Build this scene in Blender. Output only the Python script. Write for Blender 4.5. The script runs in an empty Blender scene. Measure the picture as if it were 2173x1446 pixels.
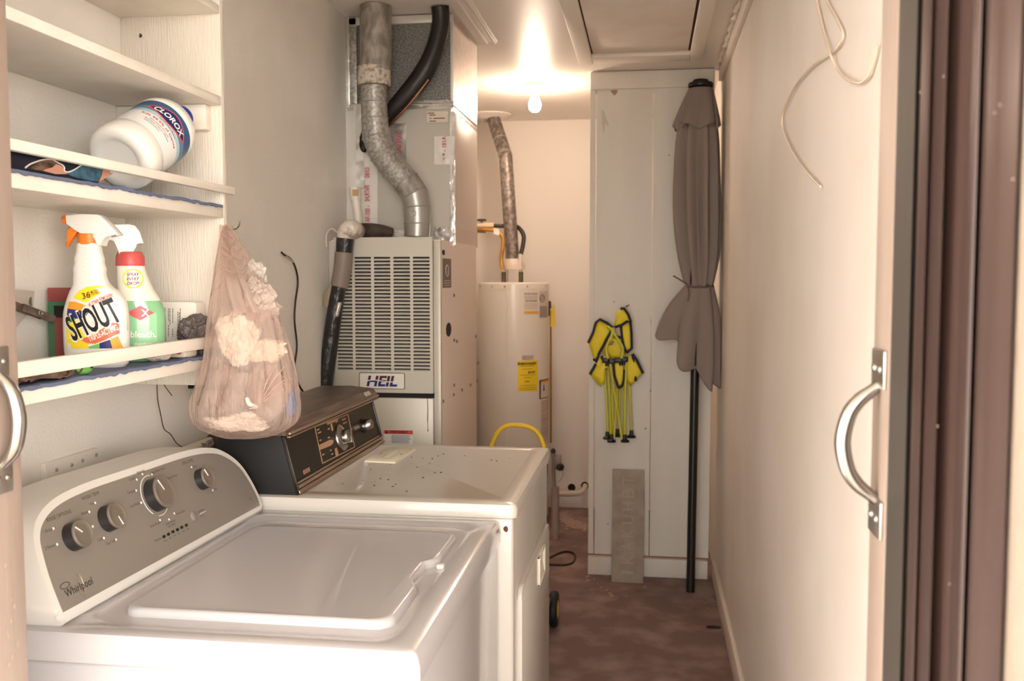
import bpy, bmesh, math, random
from mathutils import Vector, Matrix, noise
R = random.Random(7)
V = Vector
rad = math.radians
S = bpy.context.scene
COL = S.collection

# ------------------------------------------------------------------ camera
IMW, IMH, FPX = 2173.0, 1446.0, 2020.0
CAM = V((0, 0, 1.43))
YAW, PITCH = rad(8.128), rad(3.71)
FW = V((-math.sin(YAW) * math.cos(PITCH), math.cos(YAW) * math.cos(PITCH), -math.sin(PITCH)))
RT = V((math.cos(YAW), math.sin(YAW), 0))
UP = RT.cross(FW)
cd = bpy.data.cameras.new('camera')
cam = bpy.data.objects.new('camera', cd)
COL.objects.link(cam)
cam.matrix_world = Matrix((
    (RT.x, UP.x, -FW.x, CAM.x), (RT.y, UP.y, -FW.y, CAM.y), (RT.z, UP.z, -FW.z, CAM.z), (0, 0, 0, 1)))
cd.sensor_width = 36
cd.sensor_fit = 'HORIZONTAL'
cd.lens = FPX / IMW * 36
cd.clip_start = 0.02
cd.dof.use_dof = True
cd.dof.focus_distance = 1.95
cd.dof.aperture_fstop = 8.0
S.camera = cam

# ------------------------------------------------------------------ light
S.view_settings.view_transform = 'Standard'
S.view_settings.look = 'None'
S.view_settings.gamma = 1
S.view_settings.use_curve_mapping = False
S.view_settings.exposure = EXPOSURE = 0.58
W = bpy.data.worlds.new('world')
S.world = W
W.use_nodes = True
bg = W.node_tree.nodes['Background']
bg.inputs[0].default_value = (1.0, 0.955, 0.905, 1)
bg.inputs[1].default_value = 6.5
sd = bpy.data.lights.new('sun', 'SUN')
sd.energy = 6.0
sd.angle = rad(65)
sd.color = (1, .955, .905)
so = bpy.data.objects.new('sun', sd)
COL.objects.link(so)
so.rotation_euler = V((-.85, 1, -.2)).to_track_quat('-Z', 'Y').to_euler()

# ------------------------------------------------------------------ helpers
def ray(px, py):
    return FW * FPX + RT * (px - IMW / 2) - UP * (py - IMH / 2)

def at(px, py, X=None, Y=None, Z=None):
    """point of the place seen at a photo pixel, on a plane of known X, Y or Z"""
    d = ray(px, py)
    t = (X - CAM.x) / d.x if X is not None else (Y - CAM.y) / d.y if Y is not None else (Z - CAM.z) / d.z
    return CAM + d * t

def lin(c):
    return c / 12.92 if c <= .04045 else ((c + .055) / 1.055) ** 2.4

def rgb(c):
    return tuple(lin(x / 255) for x in c) + (1,)

MATS = {}
def mat(name, c, rough=.5, metal=0, c2=None, nscale=8, nlo=.4, nhi=.6, bump=0, bscale=60, stretch=None, alpha=1,
        trans=0, emit=0, spec=.5, coat=0, detail=4, ior=1.45):
    if name in MATS:
        return MATS[name]
    m = bpy.data.materials.new(name)
    m.use_nodes = True
    nt = m.node_tree
    b = nt.nodes['Principled BSDF']
    b.inputs['Base Color'].default_value = rgb(c)
    b.inputs['Roughness'].default_value = rough
    b.inputs['Metallic'].default_value = metal
    b.inputs['Specular IOR Level'].default_value = spec
    b.inputs['IOR'].default_value = ior
    b.inputs['Alpha'].default_value = alpha
    b.inputs['Transmission Weight'].default_value = trans
    b.inputs['Coat Weight'].default_value = coat
    if emit:
        b.inputs['Emission Color'].default_value = rgb(c)
        b.inputs['Emission Strength'].default_value = emit
    if c2 or bump:
        tc = nt.nodes.new('ShaderNodeTexCoord')
        mp = nt.nodes.new('ShaderNodeMapping')
        nt.links.new(tc.outputs['Object'], mp.inputs['Vector'])
        if stretch:
            mp.inputs['Scale'].default_value = stretch
    if c2:
        n = nt.nodes.new('ShaderNodeTexNoise')
        n.inputs['Scale'].default_value = nscale
        n.inputs['Detail'].default_value = detail
        nt.links.new(mp.outputs[0], n.inputs['Vector'])
        r = nt.nodes.new('ShaderNodeValToRGB')
        r.color_ramp.elements[0].position = nlo
        r.color_ramp.elements[1].position = nhi
        r.color_ramp.elements[0].color = rgb(c)
        r.color_ramp.elements[1].color = rgb(c2)
        nt.links.new(n.outputs['Fac'], r.inputs['Fac'])
        nt.links.new(r.outputs['Color'], b.inputs['Base Color'])
    if bump:
        n2 = nt.nodes.new('ShaderNodeTexNoise')
        n2.inputs['Scale'].default_value = bscale
        n2.inputs['Detail'].default_value = 3
        nt.links.new(mp.outputs[0], n2.inputs['Vector'])
        bp = nt.nodes.new('ShaderNodeBump')
        bp.inputs['Strength'].default_value = bump
        bp.inputs['Distance'].default_value = .004
        nt.links.new(n2.outputs['Fac'], bp.inputs['Height'])
        nt.links.new(bp.outputs['Normal'], b.inputs['Normal'])
    MATS[name] = m
    return m

def rrect(x0, x1, y0, y1, r, n=6):
    out = []
    for cx_, cy_, a0 in ((x1 - r, y1 - r, 0), (x0 + r, y1 - r, 90), (x0 + r, y0 + r, 180), (x1 - r, y0 + r, 270)):
        for i in range(n + 1):
            a = rad(a0 + 90 * i / n)
            out.append((cx_ + r * math.cos(a), cy_ + r * math.sin(a)))
    return out

def catmull(pts, n=6):
    pts = [V(p) for p in pts]
    if len(pts) < 3:
        return pts
    out = []
    for i in range(len(pts) - 1):
        p0 = pts[max(i - 1, 0)]; p1 = pts[i]; p2 = pts[i + 1]; p3 = pts[min(i + 2, len(pts) - 1)]
        for k in range(n):
            t = k / n
            out.append(.5 * ((2 * p1) + (p2 - p0) * t + (2 * p0 - 5 * p1 + 4 * p2 - p3) * t * t + (3 * p1 - p0 - 3 * p2 + p3) * t ** 3))
    out.append(pts[-1])
    return out

def smooth2(vals, n=6):
    return [p.x for p in catmull([V((v, 0, 0)) for v in vals], n)]

TXT = {}
def text2d(s, bold=0.0, shear=0.0):
    k = (s, bold, shear)
    if k not in TXT:
        cu = bpy.data.curves.new('t', 'FONT')
        cu.body = s
        cu.size = 1
        cu.offset = bold
        cu.shear = shear
        cu.resolution_u = 3
        o = bpy.data.objects.new('t', cu)
        COL.objects.link(o)
        bpy.context.view_layer.update()
        me = bpy.data.meshes.new_from_object(o.evaluated_get(bpy.context.evaluated_depsgraph_get()))
        vs = [(v.co.x, v.co.y) for v in me.vertices]
        fs = [tuple(p.vertices) for p in me.polygons]
        bpy.data.objects.remove(o)
        bpy.data.curves.remove(cu)
        bpy.data.meshes.remove(me)
        TXT[k] = (vs, fs)
    return TXT[k]

class Frame:
    """a flat frame: origin, u axis, v axis, normal"""
    def __init__(s, o, u, v, n=None):
        s.o = V(o); s.u = V(u).normalized(); v = V(v)
        s.n = s.u.cross(v).normalized() if n is None else V(n)
        s.v = s.n.cross(s.u).normalized() if n is None else v.normalized()
    def __call__(s, u, v, h=0):
        return s.o + s.u * u + s.v * v + s.n * h

class MB:
    def __init__(s):
        s.bm = bmesh.new()
    def _bev(s, fs, bev, seg=2):
        if bev:
            es = list({e for f in fs for e in f.edges})
            bmesh.ops.bevel(s.bm, geom=es, offset=bev, segments=seg, affect='EDGES', profile=.5)
    def face(s, pts):
        return s.bm.faces.new([s.bm.verts.new(V(p)) for p in pts])
    def hexa(s, p, bev=0, seg=2):
        v = [s.bm.verts.new(V(q)) for q in p]
        fs = [s.bm.faces.new([v[i] for i in f]) for f in ((0, 3, 2, 1), (4, 5, 6, 7), (0, 1, 5, 4), (1, 2, 6, 5), (2, 3, 7, 6), (3, 0, 4, 7))]
        s._bev(fs, bev, seg)
        return s
    def box(s, x0, x1, y0, y1, z0, z1, bev=0, seg=2):
        return s.hexa([(x0, y0, z0), (x1, y0, z0), (x1, y1, z0), (x0, y1, z0), (x0, y0, z1), (x1, y0, z1), (x1, y1, z1), (x0, y1, z1)], bev, seg)
    def fbox(s, F, u0, u1, v0, v1, h0, h1, bev=0, seg=2):
        return s.hexa([F(u0, v0, h0), F(u1, v0, h0), F(u1, v1, h0), F(u0, v1, h0), F(u0, v0, h1), F(u1, v0, h1), F(u1, v1, h1), F(u0, v1, h1)], bev, seg)
    def prism(s, pts, vec, bev=0, seg=2):
        vec = V(vec)
        a = [s.bm.verts.new(V(p)) for p in pts]
        b = [s.bm.verts.new(V(p) + vec) for p in pts]
        n = len(a)
        top = s.bm.faces.new(b)
        fs = [s.bm.faces.new(list(reversed(a))), top]
        for i in range(n):
            fs.append(s.bm.faces.new((a[i], a[(i + 1) % n], b[(i + 1) % n], b[i])))
        if bev:
            es = [e for e in top.edges] + [e for e in fs[0].edges]
            bmesh.ops.bevel(s.bm, geom=es, offset=bev, segments=seg, affect='EDGES', profile=.5)
        return s
    def loft(s, rings, cap0=True, cap1=True, closed=True):
        rs = [[s.bm.verts.new(V(p)) for p in r] for r in rings]
        n = len(rs[0])
        for a, b in zip(rs, rs[1:]):
            for i in range(n if closed else n - 1):
                j = (i + 1) % n
                s.bm.faces.new((a[i], a[j], b[j], b[i]))
        if cap0: s.bm.faces.new(list(reversed(rs[0])))
        if cap1: s.bm.faces.new(rs[-1])
        return s
    def tube(s, pts, r, n=12, caps=True, sm=0):
        if sm:
            m = len(pts)
            pts = catmull(pts, sm)
            if isinstance(r, (list, tuple)): r = smooth2(r, sm) if m > 2 else list(r)
        pts = [V(p) for p in pts]
        if not isinstance(r, (list, tuple)): r = [r] * len(pts)
        rings = []
        t0 = (pts[1] - pts[0]).normalized()
        a = V((0, 0, 1)) if abs(t0.z) < .9 else V((1, 0, 0))
        u = t0.cross(a).normalized()
        for i, p in enumerate(pts):
            t = (pts[min(i + 1, len(pts) - 1)] - pts[max(i - 1, 0)])
            if t.length < 1e-9: t = t0
            t.normalize()
            u = (u - t * u.dot(t)).normalized()
            w = t.cross(u)
            rings.append([p + (u * math.cos(k * 2 * math.pi / n) + w * math.sin(k * 2 * math.pi / n)) * r[i] for k in range(n)])
        return s.loft(rings, caps, caps)
    def cyl(s, p0, p1, r0, r1=None, n=24):
        return s.tube([p0, p1], [r0, r0 if r1 is None else r1], n)
    def lathe(s, prof, o, ax=(0, 0, 1), n=32, k_=1.0, caps=True):
        prof = [(r * k_, z * k_) for r, z in prof]
        o = V(o); ax = V(ax).normalized()
        a = V((0, 0, 1)) if abs(ax.z) < .9 else V((1, 0, 0))
        u = ax.cross(a).normalized(); w = ax.cross(u)
        rings = [[o + ax * z + (u * math.cos(k * 2 * math.pi / n) + w * math.sin(k * 2 * math.pi / n)) * max(r, 1e-5) for k in range(n)] for r, z in prof]
        return s.loft(rings, caps, caps)
    def ball(s, c, r, sc=(1, 1, 1), n=12, jit=0, seed=0, fr=1.0):
        ret = bmesh.ops.create_icosphere(s.bm, subdivisions=n if n < 6 else 3, radius=1)
        for v in ret['verts']:
            d = v.co.normalized()
            q = d * fr + V((seed, seed * 1.7, 0))
            k = 1 + (jit * (.6 * noise.noise(q) + .45 * (.35 - abs(noise.noise(q * 2.3))) + .2 * (.3 - abs(noise.noise(q * 5.1)))) if jit else 0)
            v.co = V(c) + V((d.x * sc[0], d.y * sc[1], d.z * sc[2])) * r * k
        return s
    def text(s, t, size, f, align='C', bold=0.0, shear=0.0, h=.0006, w=None):
        vs, fs = text2d(t, bold, shear)
        if not vs: return s
        x0 = min(v[0] for v in vs); x1 = max(v[0] for v in vs)
        y0 = min(v[1] for v in vs); y1 = max(v[1] for v in vs)
        k = size / .72
        kx = k if w is None else w / (x1 - x0)
        ox = {'C': (x0 + x1) / 2, 'L': x0, 'R': x1}[align]
        vv = [s.bm.verts.new(f((x - ox) * kx, (y - 0.34) * k, h)) for x, y in vs]
        for q in fs:
            try: s.bm.faces.new([vv[i] for i in q])
            except ValueError: pass
        return s
    def sheet(s, fn, nu, nv):
        g = [[s.bm.verts.new(V(fn(i / nu, j / nv))) for j in range(nv + 1)] for i in range(nu + 1)]
        for i in range(nu):
            for j in range(nv):
                s.bm.faces.new((g[i][j], g[i + 1][j], g[i + 1][j + 1], g[i][j + 1]))
        return s
    def rect(s, f, u0, u1, v0, v1, h=.0005, nu=1, nv=1):
        return s.sheet(lambda a, b: f(u0 + (u1 - u0) * a, v0 + (v1 - v0) * b, h), nu, nv)
    def poly(s, f, pts, h=.0005):
        return s.face([f(u, v, h) for u, v in pts]) and s

def wloc(o):
    l = V((0, 0, 0))
    while o is not None:
        l += o.location
        o = o.parent
    return l

def part(name, mb, m, parent=None, label=None, smooth=40, loc=None, solid=0, sub=0, recalc=True, kind=None):
    me = bpy.data.meshes.new(name)
    if recalc: bmesh.ops.recalc_face_normals(mb.bm, faces=mb.bm.faces)
    off = wloc(parent)
    if parent is None and loc is not None: off = V(loc)
    bmesh.ops.translate(mb.bm, verts=mb.bm.verts, vec=-off)
    mb.bm.to_mesh(me)
    mb.bm.free()
    me.materials.append(m)
    if smooth:
        for p in me.polygons: p.use_smooth = True
        me.set_sharp_from_angle(angle=rad(smooth))
    o = bpy.data.objects.new(name, me)
    COL.objects.link(o)
    if parent is not None: o.parent = parent
    elif loc is not None: o.location = loc
    if label: o['label'] = label
    if kind: o['kind'] = kind
    if solid:
        md = o.modifiers.new('solid', 'SOLIDIFY'); md.thickness = solid; md.offset = 0
    if sub:
        md = o.modifiers.new('sub', 'SUBSURF'); md.levels = sub; md.render_levels = sub
    return o

def thing(name, label, cat, loc, group=None):
    o = bpy.data.objects.new(name, None)
    COL.objects.link(o)
    o.location = V(loc)
    o.empty_display_size = .05
    return tag(o, label, cat, group)

def tag(o, label, cat, group=None, kind=None):
    o['label'] = label; o['category'] = cat
    if group: o['group'] = group
    if kind: o['kind'] = kind
    return o

def struct(name, mb, m, parent=None, smooth=30):
    o = part(name, mb, m, parent, smooth=smooth)
    if parent is None: o['kind'] = 'structure'
    return o

# ------------------------------------------------------------------ materials
wall_paint = mat('wall_paint', (238, 232, 223), .45, bump=.25, bscale=140, c2=(230, 224, 214), nscale=3)
wall_right_paint = mat('wall_right_paint', (236, 227, 219), .6, spec=.3, bump=.08, bscale=160, c2=(230, 219, 208), nscale=2)
ceiling_paint = mat('ceiling_paint', (238, 229, 221), .42, bump=.06, bscale=150, spec=.5)
panel_paint = mat('panel_paint', (226, 221, 211), .5, bump=.2, bscale=40, stretch=(3, 3, .35), c2=(222, 216, 206), nscale=3)
white_wood = mat('white_wood', (236, 228, 217), .45, bump=.3, bscale=60, stretch=(.3, .3, 3), c2=(229, 218, 203), nscale=9)
ply_paint = mat('ply_paint', (222, 213, 199), .5, bump=.55, bscale=50, stretch=(6, 6, .4))
shelf_paint = mat('shelf_paint', (236, 229, 218), .4, bump=.2, bscale=50, c2=(231, 222, 210), nscale=12)
trim_paint = mat('trim_paint', (236, 226, 215), .45, bump=.1, bscale=90)
enamel = mat('enamel', (180, 177, 179), .16, bump=.03, bscale=300, coat=.3)
enamel_old = mat('enamel_old', (198, 192, 184), .2, bump=.04, bscale=260, coat=.2)
plastic_white = mat('plastic_white', (206, 202, 196), .28)
console_grey = mat('console_grey', (140, 132, 124), .38, metal=.3)
knob_dark = mat('knob_dark', (40, 38, 38), .35)
knob_face = mat('knob_face', (140, 130, 121), .3, metal=.6)
chrome = mat('chrome', (158, 155, 151), .22, metal=1)
steel = mat('steel', (190, 186, 180), .3, metal=1, bump=.1, bscale=90)
black_ink = mat('black_ink', (28, 26, 26), .5)
grey_ink = mat('grey_ink', (62, 57, 52), .6)
white_ink = mat('white_ink', (238, 234, 226), .5)
red_ink = mat('red_ink', (186, 48, 50), .5)
pink_ink = mat('pink_ink', (196, 82, 100), .6)
navy_ink = mat('navy_ink', (26, 34, 96), .45)
gold_ink = mat('gold_ink', (190, 148, 118), .45, metal=.2)
yellow_ink = mat('yellow_ink', (246, 218, 40), .5)
orange_ink = mat('orange_ink', (238, 160, 48), .5)
orange_plastic = mat('orange_plastic', (236, 128, 40), .4)
green_ink = mat('green_ink', (120, 190, 90), .5)
black_plastic = mat('black_plastic', (24, 23, 23), .4)
black_rubber = mat('black_rubber', (26, 24, 24), .55, bump=.2, bscale=80)
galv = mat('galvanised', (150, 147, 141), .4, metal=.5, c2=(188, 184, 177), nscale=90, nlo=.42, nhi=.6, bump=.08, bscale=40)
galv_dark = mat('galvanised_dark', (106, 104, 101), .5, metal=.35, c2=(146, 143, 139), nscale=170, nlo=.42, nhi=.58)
galv_old = mat('galvanised_old', (134, 128, 120), .5, metal=.35, c2=(172, 165, 155), nscale=38, nlo=.42, nhi=.62, bump=.1, bscale=60, stretch=(1, 1, .5))
foil = mat('foil_tape', (205, 200, 194), .25, metal=.75, bump=.9, bscale=22)
foil_white = mat('foil_tape_backing', (214, 208, 200), .35, metal=.2, bump=.6, bscale=20)
furnace_paint = mat('furnace_paint', (196, 190, 176), .38, metal=.1, bump=.03, bscale=200)
slot_shade_m = mat('slot_shade', (40, 33, 30), .7)  # shade inside the louvre slots, put into a dark colour
duct_board = mat('duct_board', (186, 180, 168), .55, bump=.05, bscale=80)
side_bulb_lit = mat('furnace_side_lit', (234, 214, 200), .4, metal=.1)  # bulb light on the right-hand sides is mixed into this colour
rust = mat('rust', (100, 60, 40), .8)

# ================================================================== SETTING
XL, XR, YB, ZC = -1.12, .33, 5.88, 2.4
floor_m = mat('floor_paint', (118, 91, 88), .55, c2=(166, 140, 134), nscale=6.5, nlo=.45, nhi=.78, bump=.2, bscale=45, detail=14)
struct('floor', MB().box(XL - .1, XR + .1, .55, YB + .1, -.1, 0), floor_m)
conc = mat('outside_concrete', (196, 188, 176), .8, bump=.2, bscale=40)
struct('ground_outside', MB().box(-14, 14, -24, .55, -.1, -.005), conc)  # unseen ground, added to bounce daylight up into the room
struct('added_shade_roof', MB().box(-5, 5, -2.3, .93, 2.45, 2.55), mat('shade_roof_paint', (226, 218, 206), .6))  # unseen porch roof, added to block the steep sky light
struct('wall_left', MB().box(XL - .1, XL, 1.09, YB + .1, 0, ZC), wall_paint)
struct('wall_right', MB().box(XR, XR + .1, .93, YB + .1, 0, ZC), wall_right_paint)
back_m = mat('wall_back_paint', (236, 226, 217), .5, bump=.1, bscale=120)
struct('wall_back', MB().box(XL, XR, YB, YB + .1, 0, ZC), back_m)
struct('ceiling', MB().box(XL - .1, XR + .1, .9, YB + .1, ZC, ZC + .1), ceiling_paint)
fw = MB()
fw.box(-3, -.80, 1.036, 1.09, 0, 2.6)
fw.box(.26, .6, .876, .93, 0, 2.6)
fw.box(-.80, .26, .93, 1.09, 2.2, 2.6)
struct('wall_front', fw, trim_paint)
# partition of painted planks in front of the water heater
YP = 4.55
pl = MB()
xs = [(-.277, -.252), (-.247, .0135), (.0185, .296)]
for a, b in xs:
    pl.box(a, b, YP, YP + .018, .1, ZC - .002)
pl.box(-.272, .296, YP + .018, YP + .055, .9, .98)
pl.box(-.272, .296, YP + .018, YP + .055, 2.3, 2.39)
struct('wall_partition', pl, panel_paint)
struct('trim_1', MB().box(-.277, .292, YP - .012, YP, at(1300, 190, Y=YP).z, at(1300, 153, Y=YP).z, .002), panel_paint)
struct('baseboard_partition', MB().box(-.277, .292, YP - .012, YP + .018, 0.0, at(1300, 1182, Y=YP).z, .002), panel_paint)
struct('baseboard_right', MB().box(XR - .016, XR, .95, YP - .02, 0, .095, .003), trim_paint)
struct('baseboard_back', MB().box(XL, XR, YB - .014, YB, 0, .1, .003), trim_paint)
# trim along the top of the right wall with its lumpy bead of caulk
t = struct('trim_2', MB().box(XR - .018, XR, 1.0, YP - .02, 2.335, ZC, .002), trim_paint)
ck = MB()
pts = []
for i in range(120):
    y = 1.1 + i * (YP - 1.15) / 119
    pts.append((XR - .024 + .004 * math.sin(i * 1.3), y, ZC - .008 + .004 * math.sin(i * 2.1 + .5)))
ck.tube(pts, [.007 + .004 * abs(math.sin(i * .65)) for i in range(120)], 8)
part('caulk_bead', ck, trim_paint, t)
# two ribs of the flat batten on the ceiling beside the duct
tb = MB()
tb.box(-.70, -.615, 2.9, 3.9, ZC - .008, ZC, .002)
tb.box(-.668, -.655, 2.9, 3.9, ZC - .016, ZC - .006, .003)
tb.box(-.632, -.62, 2.9, 3.9, ZC - .016, ZC - .006, .003)
struct('trim_3', tb, ceiling_paint)
# attic hatch
h = thing('attic_hatch', 'square attic hatch with white trim frame in the ceiling above the aisle', 'attic hatch', (-.04, 3.75, ZC))
fr = MB()
x0, x1, y0, y1 = -.312, .222, 3.2, 4.29
fr.box(x0, x0 + .062, y0, y1, ZC - .022, ZC, .003)
fr.box(x1 - .054, x1, y0, y1, ZC - .022, ZC, .003)
fr.box(x0 + .062, x1 - .054, y1 - .12, y1, ZC - .022, ZC, .003)
fr.box(x0 + .062, x1 - .054, y0, y0 + .06, ZC - .022, ZC, .003)
part('frame', fr, trim_paint, h)
part('panel', MB().box(x0 + .067, x1 - .064, y0 + .066, y1 - .124, ZC - .006, ZC - .001, .001), mat('hatch_paint', (240, 230, 221), .5, c2=(235, 222, 211), nscale=6), h)
part('gap', MB().box(x0 + .0605, x1 - .0525, y0 + .058, y1 - .118, ZC - .003, ZC - .0005), mat('gap_dark', (40, 30, 26), .9), h)

# doors of the opening: left leaf, right leaf, each with a pull handle
door_paint = mat('door_paint', (148, 132, 122), .5, bump=.15, bscale=40, stretch=(3, 3, .3), c2=(141, 124, 113), nscale=6)
def pull(parent, F, length, out, r, plate, lab):
    """arched pull: two screwed plates joined by a bowed bar. F.u along the bar, F.v across the plate, F.n out of the door"""
    hnd = part('pull_handle', MB().tube([F(u * length, 0, hh * out) for u, hh in ((.19, .02), (.225, .25), (.28, .6), (.36, .86), (.5, 1), (.64, .86), (.72, .6), (.775, .25), (.81, .02))],
               [r * .75, r * .85, r, r * 1.08, r * 1.12, r * 1.08, r, r * .85, r * .75], 14, True, 5), chrome, parent, lab)
    for a, b in ((0, .205), (.795, 1)):
        part('mounting_plate', MB().fbox(F, a * length, b * length, -plate / 2, plate / 2, 0, .003, .0015), steel, hnd)
        sc = MB()
        c = (a + b) / 2 * length
        for v in (-plate * .22, plate * .22):
            sc.lathe([(.0001, .0055), (.002, .005), (.0038, .0035), (.004, .003)], F(c, v, 0), F.n, 14)
        part('screw', sc, chrome, hnd)
d1 = part('door_1', MB().box(-1.12, -.737, .945, 1.03, 0.01, 2.1, .004), door_paint)
d1['kind'] = 'structure'
zt_, zb_ = at(20, 735, Y=1.0).z, at(20, 1045, Y=1.0).z
pull(d1, Frame((-.737, .992, zt_), (0, 0, -1), (0, -1, 0), (1, 0, 0)), zt_ - zb_, .024, .0078, .034, 'bowed chrome pull on the left door edge')
sm = MB()
for i in range(11):
    z = .97 + R.random() * .13; y = .99 + R.random() * .03
    F = Frame((-.7365, y, z), (0, 1, 0), (0, R.uniform(-.4, .4), 1), None)
    a, b = R.uniform(.0008, .002), R.uniform(.002, .006)
    sm.poly(lambda u, v, hh: V((-.7366 + .0002, y + u, z + v)), [(a * math.cos(k) * (1 + .4 * math.sin(3 * k + i)), b * math.sin(k)) for k in [j * .7 for j in range(9)]], 0)
part('scuff_mark', sm, mat('scuff', (170, 146, 132), .8), d1)
d2 = part('door_2', MB().box(.1975, .42, .82, .875, 0.01, 2.1, .002), door_paint)
d2['kind'] = 'structure'
zt_, zb_ = at(1875, 742, Y=.845).z, at(1870, 1138, Y=.845).z
pull(d2, Frame((.1975, .847, zt_), (0, 0, -1), (0, -1, 0), (-1, 0, 0)), zt_ - zb_, .03, .0062, .043, 'bowed chrome pull on the right door edge')
# door frame on the right: weather strip, brown jamb with grooves, render
def strip(name, pts, m, depth=.05, parent=None):
    p = [(at(px, 600, Y=y).x, y) for px, y in pts]
    q = [(x + .06, y + .012) for x, y in reversed(p)]
    mb = MB().prism([(x, y, -.0) for x, y in p + q], (0, 0, 2.3))
    return struct(name, mb, m, parent, 40)
jamb_m = mat('jamb_brown', (52, 37, 34), .45, c2=(66, 48, 43), nscale=14, nlo=.4, nhi=.62, bump=.25, bscale=30, stretch=(4, 4, .12))
jamb2_m = mat('jamb_brown_pale', (76, 60, 56), .42, c2=(64, 48, 44), nscale=9, bump=.15, bscale=30, stretch=(3, 3, .15))
strip('trim_4', [(1894, .815), (1897, .80), (1932, .755), (1934, .77)], mat('weather_strip', (58, 52, 46), .6, bump=.1, bscale=50, stretch=(3, 3, .2)))
strip('trim_5', [(1929, .80), (1941, .79), (1946, .80)], mat('strip_black', (24, 20, 19), .6))
strip('trim_6', [(1940, .80), (1943, .735), (1962, .72), (1964, .726), (1996, .70), (1999, .712), (2020, .70), (2023, .69), (2046, .672), (2051, .66), (2058, .652), (2066, .650), (2072, .662), (2074, .69)], jamb_m)
strip('trim_7', [(2072, .68), (2076, .648), (2090, .63), (2110, .618), (2135, .60), (2150, .585), (2156, .59), (2158, .62)], jamb2_m)
stucco = mat('outside_render', (140, 126, 113), .8, bump=.6, bscale=50)
strip('wall_outside', [(2153, .60), (2157, .588), (2175, .575), (2230, .56), (2400, .53)], stucco)
sp = MB()
for px, py in ((1953, 196), (2002, 162), (2142, 917), (2129, 976), (2111, 240), (2122, 223), (1940, 990), (2015, 1240), (2010, 1380), (2150, 380), (1990, 905)):
    Y = .735 - (px - 1943) * .0007
    sp.ball(at(px, py, Y=Y - .004), .0006, (1, .6, 1.3), 2)
jp = bpy.data.objects['trim_6']
part('paint_speck', sp, mat('paint_speck', (150, 126, 114), .6), jp)
# ================================================================== WASHER
ZW = .915
w = thing('washing_machine', 'white top-load washing machine with grey four-knob control panel nearest the door', 'washing machine', (-.66, 1.61, 0))
cab = MB()
cab.box(-1.0, -.3125, 1.254, 1.971, .03, .870, .006, 3)
part('cabinet', cab, enamel, w)
for x in (-.95, -.37):
    for y in (1.3, 1.92):
        part('foot', MB().cyl((x, y, 0), (x, y, .035), .018), black_plastic, w)
def ring(x0, x1, y0, y1, r, z, n=6):
    return [(x, y, z) for x, y in rrect(x0, x1, y0, y1, r, n)]
tp = MB()
tp.loft([ring(-1.0, -.310, 1.25, 1.975, .004, .872), ring(-1.0, -.3065, 1.248, 1.977, .006, .8725), ring(-1.0, -.307, 1.248, 1.977, .007, .892),
         ring(-1.0, -.311, 1.251, 1.975, .008, .906), ring(-1.0, -.316, 1.255, 1.972, .009, ZW - .0015), ring(-1.0, -.322, 1.260, 1.968, .010, ZW),
         ring(-.838, -.352, 1.292, 1.936, .05, ZW), ring(-.834, -.358, 1.298, 1.930, .05, ZW - .004),
         ring(-.830, -.364, 1.304, 1.922, .046, ZW - .0045)])
part('top_panel', tp, enamel, w)
def lidring(inset, z):
    p = rrect(-.802 + inset, -.372 - inset, 1.338 + inset, 1.846 - inset, .03, 8)
    out = []
    for x, y in p[27:]:  out.append((x, y))
    for y in (1.44, 1.50, 1.525, 1.55, 1.59, 1.635, 1.645, 1.66, 1.70):
        k = max(0, min(1, (y - 1.50) / .05)) * max(0, min(1, (1.655 - y) / .015))
        out.append((-.372 - inset - .02 * k, y))
    for x, y in p[:27]:  out.append((x, y))
    return [(x, y, z) for x, y in out]
part('lid', MB().loft([lidring(-.001, ZW - .005), lidring(0, ZW + .002), lidring(.002, ZW + .006), lidring(.007, ZW + .0085), lidring(.012, ZW + .0075)]), enamel, w)
nt_ = MB()
nt_.loft([[(-.391 + .0, 1.50, ZW - .0035), (-.366, 1.53, ZW - .0035), (-.364, 1.62, ZW - .0035), (-.39, 1.655, ZW - .0035)],
          [(-.389, 1.51, ZW - .0015), (-.37, 1.535, ZW - .0015), (-.368, 1.615, ZW - .0015), (-.388, 1.65, ZW - .0015)]])
nt_.bm.free()
part('lid_catch', MB().box(-.372, -.358, 1.640, 1.654, ZW - .006, ZW + .003, .003, 3), plastic_white, w)
# console
cb1 = V((-.851, 1.275, ZW)); cu_ = V((.0217, .9998, 0)).normalized()
TL = rad(22)
cv_ = V((-cu_.y, cu_.x, 0)) * math.sin(TL) + V((0, 0, 1)) * math.cos(TL)
FC = Frame(cb1, cu_, cv_)
def onplane(F, px, py):
    d = ray(px, py)
    p = CAM + d * ((F.o - CAM).dot(F.n) / d.dot(F.n)) - F.o
    return p.dot(F.u), p.dot(F.v)
def cp(px, py): return onplane(FC, px, py)
def c8(x, y): return cp(50 + x / 3.806, 960 + y / 3.806)
gpts = [c8(*q) for q in [(318, 1296), (270, 1180), (205, 1000), (150, 800), (133, 690), (150, 590), (215, 490), (330, 400), (520, 310), (760, 225), (1000, 145), (1250, 60), (1400, 22), (1500, 12), (1580, 22), (1680, 75), (1760, 150), (1830, 260), (1885, 370), (1905, 432)]]
gs = [tuple(p[:2]) for p in catmull([(a, b, 0) for a, b in gpts], 4)]
def offs(pts, d):
    out = []
    n = len(pts)
    for i, p in enumerate(pts):
        a = pts[max(i - 1, 0)]; b = pts[min(i + 1, n - 1)]
        tx, ty = b[0] - a[0], b[1] - a[1]
        l = math.hypot(tx, ty)
        out.append((p[0] - ty / l * d, p[1] + tx / l * d))
    return out
og = offs(gs, .013)
og[0] = (og[0][0] + .002, og[0][1]); 
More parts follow.
